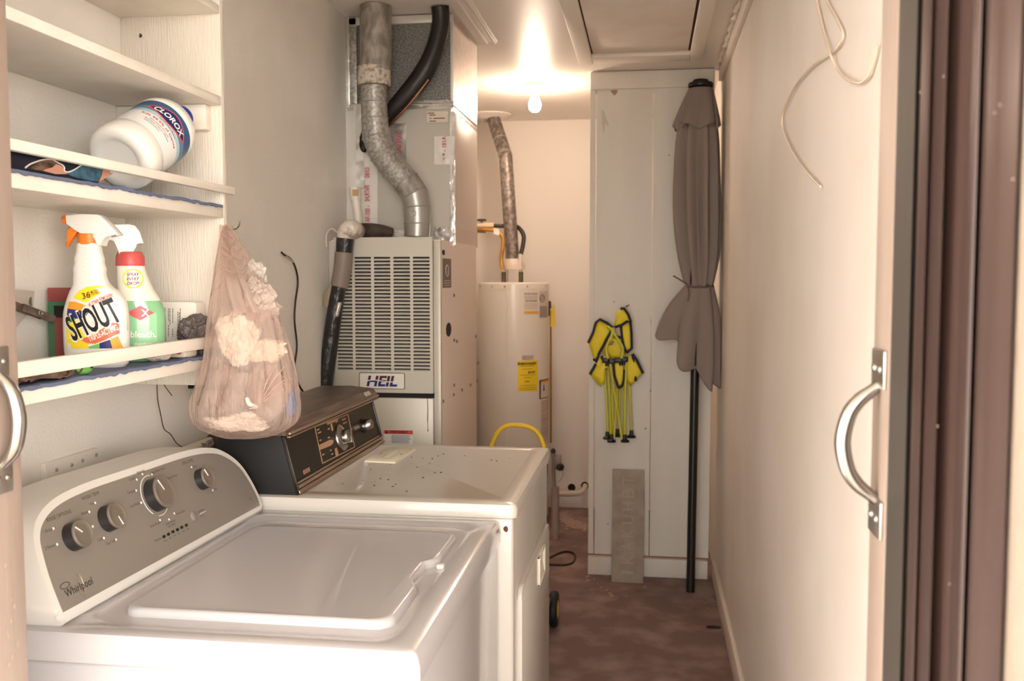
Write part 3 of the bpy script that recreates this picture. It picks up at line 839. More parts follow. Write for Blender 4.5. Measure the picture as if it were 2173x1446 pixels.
# green spray bottle behind
go_ = V((-.966, 1.705, ZB))
gb = thing('spray_bottle', 'green bleach spray bottle with white trigger head and red neck band', 'spray bottle', go_)
tab = [(0, .040, .026, .003), (.006, .0435, .030, .003), (.04, .045, .031, .003), (.09, .045, .031, .003), (.115, .040, .029, .000), (.135, .0335, .026, -.005), (.16, .0285, .0235, -.010), (.182, .0255, .022, -.013)]
rings, gf, gg = bottle(tab, go_, -62, 2.4)
gm = mat('bottle_green', (136, 190, 144), .15, c2=(126, 182, 136), nscale=5, coat=.4)
n_lo = 21
part('bottle_body', MB().loft(rings[:n_lo]), gm, gb)
part('bottle_neck', MB().loft(rings[n_lo - 1:]), mat('bottle_clear', (226, 224, 206), .15, coat=.4), gb)
part('neck_band', MB().lathe([(.026, .181), (.0265, .183), (.0255, .2), (.022, .207), (.018, .208)], gg(-.013, 0, 0), (0, 0, 1), 36), mat('band_red', (196, 84, 80), .4), gb, 'red neck band')
hd = MB()
gk = 1112.0
def g5(x, y):
    return onplane(Frame(go_, gg(1, 0, 0) - go_, (0, 0, 1)), x / 3.286, 430 + y / 3.286)
hp = [(700, 170), (770, 158), (900, 152), (945, 165), (975, 205), (1003, 285), (985, 292), (948, 285), (935, 320), (932, 365), (826, 365), (822, 300), (800, 260), (760, 250), (700, 255)]
hd.prism([gg(g5(x, y)[0], -.015, g5(x, y)[1]) for x, y in hp], gg(0, .03, 0) - gg(0, 0, 0), .0022, 2)
part('spray_head', hd, mat('head_white', (234, 230, 224), .3), gb)
glab = part('label', MB().sheet(lambda a, b: gf(-.028 + .06 * a, .012 + .08 * b, .0003), 12, 8), mat('label_pale_green', (150, 206, 158), .15), gb)
mb = MB()
mb.text('bleach.', .0125, lambda u, v, h: gf(u + .008, .052 + v, h), w=.046, h=.0008, bold=.02)
mb.text('disinfects', .006, lambda u, v, h: gf(u + .008, .034 + v, h), w=.034, h=.0008)
part('label_lettering', mb, white_ink, glab)
u_, v_ = .0, .098
mb = MB(); mb.sheet(lambda a, b: gf(.003 + (a - .5) * .05, .092 + (b - .5) * .028 * (1 - abs(2 * a - 1)), .0008), 10, 2)
part('label_emblem', mb, mat('logo_red', (206, 84, 84), .4), glab)
part('label_emblem_mark', MB().text('X', .013, lambda u, v, h: gf(u + .012, .092 + v, h), bold=.03, h=.0012), white_ink, glab)
mb = MB(); mb.tube([gf(-.008 + .0175 * math.cos(k * .349), .157 + .0175 * math.sin(k * .349), .001) for k in range(19)], .0012, 6)
part('label_ring', mb, yellow_ink, glab)
mb = MB()
for i, s_ in enumerate(('SPRAY', 'EVERY', 'DROP!')): mb.text(s_, .0062, lambda u, v, h, i=i: gf(u - .008, .165 - .0085 * i + v, h), bold=.02, shear=.2, w=.022, h=.001)
part('label_offer', mb, mat('label_plum', (120, 40, 50), .5), glab)

# red and green carton behind the white bottle
bx0, bx1 = at(103, 700, Y=1.63).x, at(170, 700, Y=1.63).x
zt = at(110, 611, Y=1.63).z
t = thing('carton', 'red and green carton standing behind the white spray bottle', 'carton', (bx0 + .03, 1.645, ZB))
zm = at(110, 640, Y=1.63).z
part('carton_body', MB().box(bx0, bx1, 1.63, 1.665, ZB, zm), mat('carton_green', (70, 118, 82), .4), t)
part('carton_lid', MB().box(bx0, bx1, 1.63, 1.665, zm, zt, .001), mat('carton_red', (150, 74, 72), .4), t)
part('printed_panel', MB().box(bx0 + .013, bx1, 1.6293, 1.6302, ZB, zm - .03), mat('carton_red', (150, 74, 72), .4), t)
part('printed_bar', MB().box(bx0 + .013, bx1, 1.6288, 1.6302, zm - .03, zm - .008), black_ink, t)
# white box with lines of small print, by the side panel
p0, p1 = at(336, 641, Y=1.885), at(416, 641, Y=1.885)
t = thing('white_box', 'white printed box standing against the shelf side panel', 'box', ((p0.x + p1.x) / 2, 1.9, ZB))
part('box_body', MB().prism([(a, 1.885, c) for a, c in rrect(p0.x, p1.x, ZB, p0.z, .008, 4)], (0, .04, 0), .001), mat('card_white', (234, 228, 216), .45), t)
mb = MB()
for x, y0, y1 in ((343, 655, 690), (347, 655, 685), (350, 653, 688), (357, 655, 683), (360, 655, 690), (357, 690, 715), (366, 655, 685), (366, 698, 715), (377, 662, 715), (382, 655, 717), (380, 664, 680)):
    y = y0
    while y < y1:
        l = R.uniform(2, 6)
        a = at(x, y, Y=1.885); b = at(x + 1.2, min(y + l, y1), Y=1.885)
        mb.box(a.x, b.x, 1.8845, 1.8852, b.z, a.z); y += l + 1.2
part('small_print', mb, grey_ink, t)

def lump(name, label, cat, c, r, sc, m, jit=.6, fr=1.6, seed=0, group=None):
    o = part(name, MB().ball(c, r, sc, 5, jit, seed, fr), m, None, loc=c, smooth=35)
    return tag(o, label, cat, group)
p = at(420, 700, Y=1.86)
lump('crumpled_wrap', 'dark grey crumpled wrap on the lower shelf beside the hanging bag', 'wrap', (p.x, 1.86, 1.313), .046, (.75, .8, .8), mat('wrap_grey', (98, 88, 84), .45, bump=.8, bscale=30), .7, 2.4, 3)
rc = thing('terry_rag', 'white terry rag with a pink stripe on the lower shelf', 'rag', (-.925, 1.70, ZB))
part('rag_body', MB().ball((-.925, 1.70, ZB + .018), .03, (.75, 1.5, .6), 5, .35, 5, 1.5), mat('terry', (214, 202, 190), .9, bump=1, bscale=250), rc)
part('rag_stripe', MB().tube([(-.9035, 1.665, ZB + .026), (-.8995, 1.70, ZB + .02), (-.901, 1.735, ZB + .022), (-.91, 1.75, ZB + .012)], .005, 8, True, 4), mat('rag_pink', (206, 104, 104), .8), rc, 'pink stripe')
t = part('beige_package', MB().box(-.94, -.90, 1.76, 1.81, ZB, ZB + .022, .006), mat('package', (220, 206, 186), .5), None, loc=(-.92, 1.785, ZB))  # small beige package next to the rag
tag(t, 'pale beige soap beside the terry rag on the lower shelf', 'package')
t = thing('peg_handle', 'lime green plastic handle with a screw hole, lower shelf edge', 'handle', (-.912, 1.46, ZB))
c = at(177, 778, X=-.912)
part('handle_body', MB().ball((-.912, c.y, ZB + .011), .012, (.8, 1.9, .9), 4), mat('lime_plastic', (120, 190, 88), .35), t)
part('hole', MB().cyl((-.905, c.y + .008, ZB + .012), (-.9015, c.y + .008, ZB + .012), .0025, n=10), black_plastic, t)
def crumple(name, label, cat, x0, x1, y0, y1, z, hgt, m, seed, group=None):
    mb = MB().sheet(lambda a, b: (x0 + (x1 - x0) * a + .01 * noise.noise(V((a * 4, b * 4, seed))), y0 + (y1 - y0) * b + .012 * noise.noise(V((a * 5, b * 3, seed + 9))), z + .002 + hgt * abs(noise.noise(V((a * 3.1, b * 5.3, seed + 3)))) * 1.8), 14, 24)
    o = part(name, mb, m, None, loc=((x0 + x1) / 2, (y0 + y1) / 2, z), smooth=10, solid=.001)
    return tag(o, label, cat, group)
brown = mat('brown_paper', (140, 112, 94), .6, c2=(104, 82, 70), nscale=30)
crumple('crumpled_leaf', 'brown crumpled paper scraps at the left end of the lower shelf', 'paper scraps', -.97, -.9, 1.24, 1.42, ZB, .02, brown, 2)
crumple('paper_sheet', 'pale pinkish paper sheet lying behind the lower shelf rail', 'paper', -1.08, -.99, 1.2, 1.5, ZB, .012, mat('paper_pink', (206, 182, 168), .6), 7)
# weathered peg clipped to a clear card hanging on the back wall
pg = thing('clothes_peg', 'weathered brown clothes peg hanging at the shelf back wall', 'clothes peg', at(70, 660, X=-1.09))
a_, b_ = at(33, 648, X=-1.088), at(113, 679, X=-1.07)
F = Frame(a_, b_ - a_, V((0, 0, 1)))
L_ = (b_ - a_).length
wdm = mat('peg_wood', (112, 92, 80), .8, c2=(82, 66, 58), nscale=40)
part('peg_half', MB().fbox(F, 0, L_ * .72, -.0068, .0068, -.006, -.0005, .001), wdm, pg)
part('peg_half', MB().fbox(F, .012, L_, -.0068, .0068, .0005, .006, .001), wdm, pg)
sp_ = MB()
for k in range(4): sp_.tube([F(L_ * .55 + .0045 * math.cos(j * .6), .008 * 0 + .004 * math.sin(j * .6), .0075 + k * .0008) for j in range(11)], .0007, 6)
part('peg_spring', sp_, steel, pg)
part('peg_string', MB().tube([at(66, 648, X=-1.085), at(65, 632, X=-1.10), at(68, 622, X=-1.112)], .0018, 8, True, 3), mat('string_grey', (110, 102, 94), .8), pg)
cq = [at(*q, X=-1.10) for q in ((24, 614), (72, 618), (69, 655), (24, 705))]
o = part('card', MB().prism(cq, (.0012, 0, 0)), mat('card_grey', (190, 180, 168), .35), None, loc=cq[0])
tag(o, 'greyish clear card hanging behind the clothes peg', 'card')

# ------------------------------------------------------------------ carrier bag on a nail
hk = thing('nail_hook', 'bent nail hook on the shelf side panel holding the bag', 'nail', (-.889, 1.935, 1.53))
part('nail', MB().tube([(XS - .002, 1.939, 1.536), (-.872, 1.936, 1.536), (-.858, 1.925, 1.545), (-.856, 1.921, 1.556)], .0018, 8, True, 3), steel, hk)
YBG = 1.80
def bagm():
    m = bpy.data.materials.new('carrier_bag_film'); m.use_nodes = True
    nt = m.node_tree; b = nt.nodes['Principled BSDF']; out = nt.nodes['Material Output']
    b.inputs['Base Color'].default_value = rgb((214, 196, 187)); b.inputs['Roughness'].default_value = .22
    tr = nt.nodes.new('ShaderNodeBsdfTranslucent'); tr.inputs['Color'].default_value = rgb((226, 208, 198))
    tp_ = nt.nodes.new('ShaderNodeBsdfTransparent'); tp_.inputs['Color'].default_value = rgb((252, 243, 238))
    m1 = nt.nodes.new('ShaderNodeMixShader'); m1.inputs[0].default_value = .35
    m2 = nt.nodes.new('ShaderNodeMixShader'); m2.inputs[0].default_value = .65
    tc = nt.nodes.new('ShaderNodeTexCoord'); mp = nt.nodes.new('ShaderNodeMapping'); mp.inputs['Scale'].default_value = (55, 55, 6)
    n = nt.nodes.new('ShaderNodeTexNoise'); n.inputs['Scale'].default_value = 1.2; n.inputs['Detail'].default_value = 5
    bp = nt.nodes.new('ShaderNodeBump'); bp.inputs['Strength'].default_value = 1.0; bp.inputs['Distance'].default_value = .01
    L = nt.links.new
    L(tc.outputs['Object'], mp.inputs[0]); L(mp.outputs[0], n.inputs['Vector']); L(n.outputs['Fac'], bp.inputs['Height']); L(bp.outputs[0], b.inputs['Normal'])
    L(b.outputs[0], m1.inputs[1]); L(tr.outputs[0], m1.inputs[2]); L(m1.outputs[0], m2.inputs[1]); L(tp_.outputs[0], m2.inputs[2]); L(m2.outputs[0], out.inputs['Surface'])
    return m
bag_m = bagm()
bgt = thing('carrier_bag', 'translucent pinkish plastic carrier bag stuffed with bags, hanging from the shelf', 'plastic bag', (-.80, 1.80, 1.10))
lv = [(480, 474, 492, .20, 1.915), (500, 467, 504, .3, 1.90), (530, 462, 522, .34, 1.875), (565, 456, 545, .4, 1.85), (600, 453, 562, .45, 1.83), (640, 447, 580, .5, 1.815), (680, 444, 593, .55, 1.81), (720, 443, 604, .6, 1.80), (760, 440, 615, .6, 1.80), (800, 430, 624, .62, 1.80),
      (840, 414, 630, .62, 1.80), (870, 408, 633, .62, 1.80), (895, 412, 632, .6, 1.80), (912, 428, 612, .5, 1.80), (925, 455, 575, .4, 1.80), (932, 490, 535, .25, 1.80)]
rings = []
n_ = 96
for i, (py, xl, xr, k, yc) in enumerate([tuple(x) for x in [[v for v in q] for q in lv]]):
    pl_, pr_ = at(xl, py, Y=yc), at(xr, py, Y=yc)
    c = (pl_ + pr_) / 2; hw = (pr_.x - pl_.x) / 2
    r = []
    for j in range(n_):
        a = 2 * math.pi * j / n_
        fold = 1 + .05 * math.sin(j * 2 * math.pi * 13 / n_ + i * .35) * (1 if i < 12 else .5) + .07 * noise.noise(V((math.cos(a) * 2.2, math.sin(a) * 2.2, i * .33)))
        if abs(math.cos(a)) > .95: fold = min(fold, 1.01)
        r.append((c.x + hw * fold * math.copysign(abs(math.cos(a)) ** .85, math.cos(a)), c.y + max(hw * k, .006) * fold * math.sin(a) * (1.15 if math.sin(a) < 0 else .8), c.z + .004 * noise.noise(V((math.cos(a) * 3, math.sin(a) * 3, i)))))
    rings.append(r)
mb = MB(); mb.loft(list(reversed(rings)), True, False)
part('bag_body', mb, bag_m, bgt, smooth=60, sub=1)
hdl = MB()
hdl.sheet(lambda a, b: (lambda c, wd: (c.x + wd * (b - .5) * .9, c.y - .01 - .012 * math.sin(b * 9.4) * (1 - a * .5), c.z))(at(482 + 38 * a ** 1.6 + 6 * a, 478 + 185 * a, Y=1.915 - .16 * min(1, a * 1.6)), .022 + .04 * a), 20, 14)
part('bag_handle', hdl, bag_m, bgt, smooth=60, recalc=False)
kt = MB()
kc = at(547, 862, Y=1.735)
for i in range(16):
    a = rad(75 + i * 11 - 40)
    l_ = R.uniform(.04, .10)
    kt.tube([kc, kc + V((math.cos(a) * l_ * .55, .004, abs(math.sin(a)) * l_ * .6)), kc + V((math.cos(a) * l_, .02, abs(math.sin(a)) * l_))], [.0012, .0022, .0006], 6)
part('bag_crease', kt, bag_m, bgt, smooth=60)
kt = MB(); kt.tube([at(524, 845, Y=1.733), at(530, 858, Y=1.73), at(547, 864, Y=1.73), at(530, 868, Y=1.73)], [.004, .005, .002, .001], 8, True, 3)
part('bag_knot', kt, mat('bag_knot', (228, 206, 192), .3), bgt)
part('bag_flap', MB().sheet(lambda a, b: at(566 + 34 * a, 625 + 27 * a + (10 - 6 * a) * (b - .5) + 3 * math.sin(a * 3), Y=1.80), 8, 2), bag_m, bgt, recalc=False)
wm = mat('wad_white', (232, 224, 212), .45, bump=1, bscale=35)
wads = [((512, 715), .048, (.85, .7, .95), wm, 'white crumpled bag wad in the upper middle of the hanging bag'),
        ((566, 745), .044, (.8, .55, .5), mat('wad_cream', (228, 214, 198), .5, bump=.8, bscale=30), 'cream folded bag at the right inside the hanging bag'),
        ((505, 895), .045, (1.2, .7, .42), wm, 'white crumpled wad at the bottom of the hanging bag'),
        ((480, 835), .062, (.75, .6, .8), mat('wad_grey', (152, 134, 122), .5, bump=.8, bscale=30), 'grey brown bag wad at lower left inside the hanging bag'),
        ((570, 830), .050, (.8, .6, 1.0), mat('wad_brown', (160, 142, 130), .5, bump=.8, bscale=30), 'brown bag wad at lower right inside the hanging bag'),
        ((617, 858), .019, (.55, .7, 1.1), mat('wad_blue', (96, 122, 168), .4, bump=.6, bscale=60), 'small blue wrapper at the right bottom corner of the hanging bag'),
        ((545, 645), .045, (.8, .5, 1.0), mat('wad_mauve', (168, 150, 140), .5, bump=.8, bscale=30), 'mauve grey wad near the top of the hanging bag')]
for i, ((px, py), r, sc, m, lb) in enumerate(wads):
    lump('bag_wad', lb, 'crumpled bag', at(px, py, Y=1.80), r, sc, m, .75, 1.6, i * 3.1, 'wads stuffed in the carrier bag')
gw = MB(); gw.ball(at(540, 590, Y=1.845), .03, (.75, .5, 1.1), 5, .5, 8, 2.2)
o = part('clear_wrap', gw, mat('wrap_clear', (178, 168, 158), .25, bump=.9, bscale=40), None, loc=at(540, 590, Y=1.845))
tag(o, 'pale grey clear wrap poking out at the top right of the hanging bag', 'wrap')

# ------------------------------------------------------------------ odds and ends on the left wall
t = thing('screwed_board', 'painted board fixed by four screws on the wall behind the washer', 'board', (XL, 1.72, 1.0))
p0, p1 = at(97, 985, X=XL + .012), at(210, 955, X=XL + .012)
part('board', MB().box(XL, XL + .012, p0.y, p1.y, .94, p0.z, .002), wall_paint, t)
for x, y in ((120, 998), (152, 988), (175, 978), (204, 966)):
    p = at(x, y, X=XL + .012)
    part('screw', MB().lathe([(.0042, 0), (.0036, .0016), (.0012, .002), (.001, .0008)], p, (1, 0, 0), 10), mat('screw_grey', (176, 166, 154), .5, .1), t)
tw = mat('wire_brown', (66, 50, 44), .5)
mb = MB(); mb.tube([at(x, y, X=XL + .006) for x, y in ((333, 812), (335, 850), (341, 880), (348, 910), (362, 922), (374, 940), (388, 950), (402, 957))], .0011, 6, True, 4)
o = part('thin_wire', mb, tw, None, loc=at(348, 910, X=XL)); tag(o, 'thin dark wire running down the wall to the white pipe', 'wire')
mb = MB(); mb.tube([at(x, y, X=XL + .005) for x, y in ((341, 806), (352, 823), (365, 840))], .001, 6, True, 3)
o = part('wire_scrap', mb, tw, None, loc=at(352, 823, X=XL)); tag(o, 'short stray wire end slanting under the lower shelf', 'wire')
mb = MB(); q = [at(58 + 36 * abs(math.sin(k * 1.3)) + R.uniform(-3, 3), 1058 - 22 * abs(math.sin(k * .9 + .4)) + R.uniform(-4, 4), X=XL + .01 + R.uniform(0, .01)) for k in range(14)]
mb.tube(q, .0011, 6, True, 5)
o = part('wire_tangle', mb, tw, None, loc=q[0]); tag(o, 'tangle of dark wire on the wall at the left end of the washer console', 'wire')
t = thing('white_pipe', 'white plastic pipe with printed pressure marking along the wall above the washer', 'pipe', at(420, 948, X=-1.06))
a_, b_ = at(372, 968, X=-1.06), at(455, 936, X=-1.06)
part('pipe', MB().cyl(a_, b_, .0135, n=24), mat('pvc', (222, 208, 188), .4), t)
ax = (b_ - a_).normalized(); vn = (V((.85, -.3, .45)) - ax * V((.85, -.3, .45)).dot(ax)).normalized(); vu = vn.cross(ax)
L_ = (b_ - a_).length
def pf_(u, v, h):
    th = v / .0135
    return a_ + ax * (L_ * .73 + u) + (vn * math.cos(th) + vu * math.sin(th)) * (.0135 + h)
part('printed_marking', MB().text('Em 200 PSI', .0095, pf_, w=.072, bold=.01), black_ink, t)
mb = MB()
for k in range(40):
    pass
hp = catmull([at(452, 938, X=-1.05), at(475, 940, X=-1.04), at(500, 945, X=-1.03), at(530, 962, X=-1.03)], 16)
mb.tube(hp, [.021 + .0025 * (k % 2) for k in range(len(hp))], 18)
o = part('drain_hose', mb, mat('hose_dark', (62, 54, 50), .45), None, loc=hp[0]); tag(o, 'dark ribbed drain hose behind the washer and dryer consoles', 'hose')
o = part('wall_block', MB().box(XL, XL + .03, at(422, 800, X=XL + .03).y, at(446, 800, X=XL + .03).y, at(422, 826, X=XL + .03).z, at(422, 791, X=XL + .03).z, .003), black_plastic, None, loc=at(430, 810, X=XL)); tag(o, 'black block on the wall under the lower shelf, beside the bag', 'block')
q = [(597, 535, .004), (603, 541, .012), (618, 551, .014), (628, 572, .012), (632, 600, .010), (627, 640, .012), (625, 680, .012), (630, 735, .01), (625, 780, .012), (632, 812, .012), (642, 830, .012), (655, 848, .014)]
mb = MB(); mb.tube([at(x, y, X=XL + h) for x, y, h in q], .0032, 10, True, 5)
t = thing('black_cable', 'loose black cable hanging from the left wall beside the carrier bag', 'cable', at(627, 690, X=XL))
part('cable', mb, mat('cable_black', (36, 30, 28), .4), t)
part('cable_clip', MB().ball(at(599, 537, X=XL + .006), .005, (1, 1, 1), 3), white_ink, t)
mb = MB(); mb.tube([at(x, y, X=XL + .014) for x, y in ((606, 544), (613, 549), (621, 556))], .0034, 10, True, 3)
part('bare_end', mb, mat('bare_copper', (206, 190, 168), .3, .6), t)
# ================================================================== FURNACE
YF = 3.25
XFL, XFR = -1.118, at(935, 700, Y=YF).x
fz_top = at(830, 504, Y=YF).z
fz_seam = at(830, 838, Y=YF).z
f = thing('furnace', 'grey gas furnace with louvred front panel at the end of the left wall', 'furnace', ((XFL + XFR) / 2, 3.6, 0))
YFB = 3.95
cs = MB()
cs.box(XFL + .004, XFR, YF + .012, YFB, .0, fz_top - .008, .002)
part('cabinet_casing', cs, side_bulb_lit, f)
fl = MB()
fl.box(at(922, 700, Y=YF).x, XFR + .0005, YF, YF + .02, 0, fz_top - .012, .002)
fl.box(XFL, at(712, 700, Y=YF).x, YF, YF + .02, 0, fz_top - .012, .002)
part('front_flange', fl, furnace_paint, f)
# louvred panel
px0, px1 = at(712, 700, Y=YF).x, at(920, 700, Y=YF).x
lp = MB()
yp = YF - .012
colx = [(712 + 4, 747.8), (753.7, 788), (794.5, 829), (835.7, 870.6), (877, 912)]
cx = [(at(a, 660, Y=yp).x, at(b, 660, Y=yp).x) for a, b in colx]
rows = []
zt0, zb0 = at(800, 545.5, Y=yp).z, at(800, 789, Y=yp).z
NR = 32
pitch = (zt0 - zb0) / NR
for i in range(NR):
    rows.append((zt0 - i * pitch - pitch * .62, zt0 - i * pitch))
zbot = fz_seam + .008
xcuts = [px0] + [v for c in cx for v in c] + [px1]
zcuts = [zbot] + sorted([v for r in rows for v in r]) + [fz_top]
vg = {}
def gv(i, j, dy=0):
    if (i, j) not in vg: vg[(i, j)] = lp.bm.verts.new((xcuts[i], yp, zcuts[j]))
    return vg[(i, j)]
for i in range(len(xcuts) - 1):
    for j in range(len(zcuts) - 1):
        if i % 2 == 1 and j % 2 == 1:
            x0_, x1_, z0_, z1_ = xcuts[i], xcuts[i + 1], zcuts[j], zcuts[j + 1]
            # louvre lip pressed inwards from the lower edge of the slot
            lp.face([(x0_, yp, z0_), (x1_, yp, z0_), (x1_, yp + .007, z0_ + (z1_ - z0_) * .38), (x0_, yp + .007, z0_ + (z1_ - z0_) * .38)])
            continue
        lp.bm.faces.new((gv(i, j), gv(i + 1, j), gv(i + 1, j + 1), gv(i, j + 1)))
lp.face([(px0, yp, zbot), (px0, yp, fz_top), (px0, YF + .01, fz_top), (px0, YF + .01, zbot)])
lp.face([(px1, yp, zbot), (px1, YF + .01, zbot), (px1, YF + .01, fz_top), (px1, yp, fz_top)])
lp.face([(px0, yp, fz_top), (px1, yp, fz_top), (px1, YF + .03, fz_top), (px0, YF + .03, fz_top)])
lp.face([(px0, yp, zbot), (px0, YF + .01, zbot), (px1, YF + .01, zbot), (px1, yp, zbot)])
part('louvre_panel', lp, furnace_paint, f, recalc=False, smooth=0)
part('slot_shade_sheet', MB().box(px0 + .003, px1 - .003, YF + .0095, YF + .0115, zbot + .005, fz_top - .03), slot_shade_m, f)  # thin dark sheet standing in for the shade behind the slots
part('seam_gap', MB().box(px0, px1, YF - .001, YF + .011, fz_seam - .010, fz_seam + .009), mat('seam_dark', (26, 22, 20), .8), f)
part('lower_panel', MB().box(px0, px1, yp, YF + .01, .02, fz_seam - .010, .002), furnace_paint, f)
pt = lambda x, y: at(x, y, Y=yp)
a_, b_ = pt(764, 824), pt(858, 793)
pl8 = part('name_plate', MB().prism([(x, yp, z) for x, z in rrect(a_.x, b_.x, a_.z, b_.z, .004, 3)], (0, -.004, 0), .0008, 1), mat('plate_white', (224, 218, 206), .35), f)
part('name_plate_edge', MB().prism([(x, yp, z) for x, z in rrect(a_.x - .002, b_.x + .002, a_.z - .002, b_.z + .002, .005, 3)], (0, -.0015, 0)), black_plastic, f)
FN = Frame((pt(811, 809).x, yp - .0042, pt(811, 809).z), (1, 0, 0), (0, 0, 1))
part('plate_lettering', MB().text('HEIL', .036, lambda u, v, h: FN(u, v, h), bold=.035, shear=.2, w=.112, h=.0004), navy_ink, pl8)
def clipped(name, z0, z1, m, h):
    vs, fs = text2d('HEIL', .035, .2)
    bm = bmesh.new()
    x0 = min(v[0] for v in vs); x1 = max(v[0] for v in vs)
    k = .036 / .72; kx = .112 / (x1 - x0)
    vv = [bm.verts.new(((x - (x0 + x1) / 2) * kx, (y - .34) * k, 0)) for x, y in vs]
    for q in fs:
        try: bm.faces.new([vv[i] for i in q])
        except ValueError: pass
    bmesh.ops.bisect_plane(bm, geom=bm.verts[:] + bm.edges[:] + bm.faces[:], plane_co=(0, z0, 0), plane_no=(0, -1, 0), clear_outer=True)
    for v in bm.verts: v.co = FN(v.co.x, v.co.y, h)
    mb = MB(); mb.bm.free(); mb.bm = bm
    part(name, mb, m, pl8, recalc=False)
clipped('plate_lettering_top', .001, 1, mat('letter_maroon', (70, 26, 34), .4), .0009)
part('plate_wave', MB().sheet(lambda a, b: FN(-.056 + .112 * a, .0005 + .003 * math.sin(a * 6.28 * 1.0) + (b - .5) * .0028, .0014), 24, 1), white_ink, pl8)
# warning label on the lower panel
wl = part('warning_label', MB().box(pt(815, 930).x, pt(876, 930).x, yp - .0008, yp, pt(840, 950).z, pt(840, 912).z), mat('label_white', (232, 230, 228), .4), f)
part('warning_band', MB().box(pt(815, 930).x, pt(876, 930).x, yp - .0014, yp, pt(840, 921.5).z, pt(840, 913).z), mat('warning_red', (206, 78, 66), .45), wl)
FW_ = Frame((pt(847, 917.2).x, yp - .0016, pt(847, 917.2).z), (1, 0, 0), (0, 0, 1))
part('warning_word', MB().text('AVERTISSEMENT', .0085, lambda u, v, h: FW_(u, v, h), bold=.03, w=.066, h=.0003), black_ink, wl)
mb = MB(); c = pt(820.5, 917.2)
mb.prism([(c.x - .006, yp - .0016, c.z - .0045), (c.x + .006, yp - .0016, c.z - .0045), (c.x, yp - .0016, c.z + .006)], (0, -.0004, 0))
part('warning_triangle', mb, black_ink, wl)
mb = MB()
for i in range(7):
    z = pt(850, 924.5 + i * 2.6).z
    mb.box(pt(831, 930).x, pt(873 - R.random() * 6, 930).x, yp - .0012, yp, z - .0011, z + .0009)
part('warning_print', mb, mat('print_violet', (128, 122, 142), .6), wl)
mb = MB(); mb.tube([pt(907, 846), pt(908, 870), pt(907.5, 890), pt(908, 905), pt(908.2, 916)], [.0012, .0016, .0018, .001, .002], 6, True, 3)
part('rust_run', mb, rust, f, 'thin brown rust drip')
# right side of the furnace: label, holes, screws
ps = lambda x, y: at(x, y, X=XFR)
sl = part('rating_label', MB().box(XFR - .0005, XFR + .0008, ps(939, 580).y, ps(957, 580).y, ps(948, 611).z, ps(948, 549).z), mat('label_taupe', (112, 98, 88), .5), f)
c = ps(948, 575)
mb = MB(); mb.tube([(XFR + .001, c.y + .045 * math.cos(k * .449) * .6, c.z + .02 * math.sin(k * .449)) for k in range(15)], .0025, 6)
for z in (595, 600, 605): mb.box(XFR, XFR + .0014, ps(942, 580).y, ps(954, 580).y, ps(948, z + 2).z, ps(948, z).z)
part('label_seal', mb, mat('label_tan', (190, 172, 156), .5), sl)
hd_ = mat('hole_dark', (24, 20, 18), .8)
for (x, y, rx, ry) in ((952, 700, 5.5, 15), (941, 536, 3, 6)):
    c = ps(x, y)
    part('side_hole', MB().lathe([(1, 0), (1, .0006)], (0, 0, 0), (1, 0, 0), 24), hd_, f)
    o = [o for o in bpy.data.objects if o.name.startswith('side_hole')][-1]
    sy = (ps(x + rx, y).y - ps(x - rx, y).y) / 2; sz = (ps(x, y - ry).z - ps(x, y + ry).z) / 2
    fl_ = V(f.location)
    for v in o.data.vertices:
        q = v.co + fl_
        v.co = V((c.x + q.x, c.y + q.y * sy, c.z + q.z * sz)) - fl_
for x, y in ((963, 627), (963, 722), (969, 725), (1009, 714), (963, 818), (980, 828), (998, 817), (1012, 808), (962, 838), (940, 852), (1014, 770)):
    c = ps(x, y)
    part('side_screw', MB().lathe([(.0065, 0), (.0065, .002), (.004, .004), (.0001, .0042)], c, (1, 0, 0), 10), mat('screw_dull', (132, 118, 106), .4, .6), f)

# ------------------------------------------------------------------ plenum and duct above it
YP1, YP2 = 3.47, 4.0
q = lambda x, y, Y=YP1: at(x, y, Y=Y)
pz = q(900, 222).z
XPR = q(957, 350).x; XPL = q(735, 350).x
pm = thing('supply_plenum', 'duct board plenum box with foil tape on top of the furnace', 'plenum', ((XPL + XPR) / 2, 3.7, fz_top))
part('plenum_box', MB().box(XPL, XPR, YP1, YP2, fz_top - .006, pz, .001), duct_board, pm)
part('plenum_side', MB().box(XPR, XPR + .002, YP1 + .004, YP2, fz_top - .006, pz, .0005), side_bulb_lit, pm)  # thin sheet tinted with the warm light of the bulb
def tape(name, x0, y0, x1, y1, m, th=.0015, jit=0, Y=YP1, n=(10, 16), lab=None):
    a_, b_ = q(x0, y1, Y), q(x1, y0, Y)
    sd_ = R.random() * 50
    mb = MB().sheet(lambda a, b: (a_.x + (b_.x - a_.x) * a + .002 * noise.noise(V((b * 9, sd_, 0))), Y - th - .003 * max(0, noise.noise(V((a * 3, b * 9, sd_)))), a_.z + (b_.z - a_.z) * b), *n)
    return part(name, mb, m, pm, lab, smooth=20, recalc=False)
tl = tape('foil_tape', 737, 228, 800, 500, foil_white, n=(12, 40))
tape('foil_tape', 757, 228, 772, 400, foil, .004, n=(4, 30))
tape('foil_tape', 737, 215, 963, 236, foil)
tape('foil_tape', 830, 262, 862, 342, foil, n=(6, 14))
tape('foil_tape', 955, 236, 966, 520, foil, n=(3, 30))
tape('foil_tape', 920, 482, 964, 522, foil)
tape('foil_tape', 838, 488, 880, 506, foil_white)
tp2 = tape('tape_patch', 922, 289, 964, 350, foil_white, .003)
tp3 = tape('paper_label', 906, 236, 951, 261, mat('label_cream', (216, 206, 186), .5), .005)
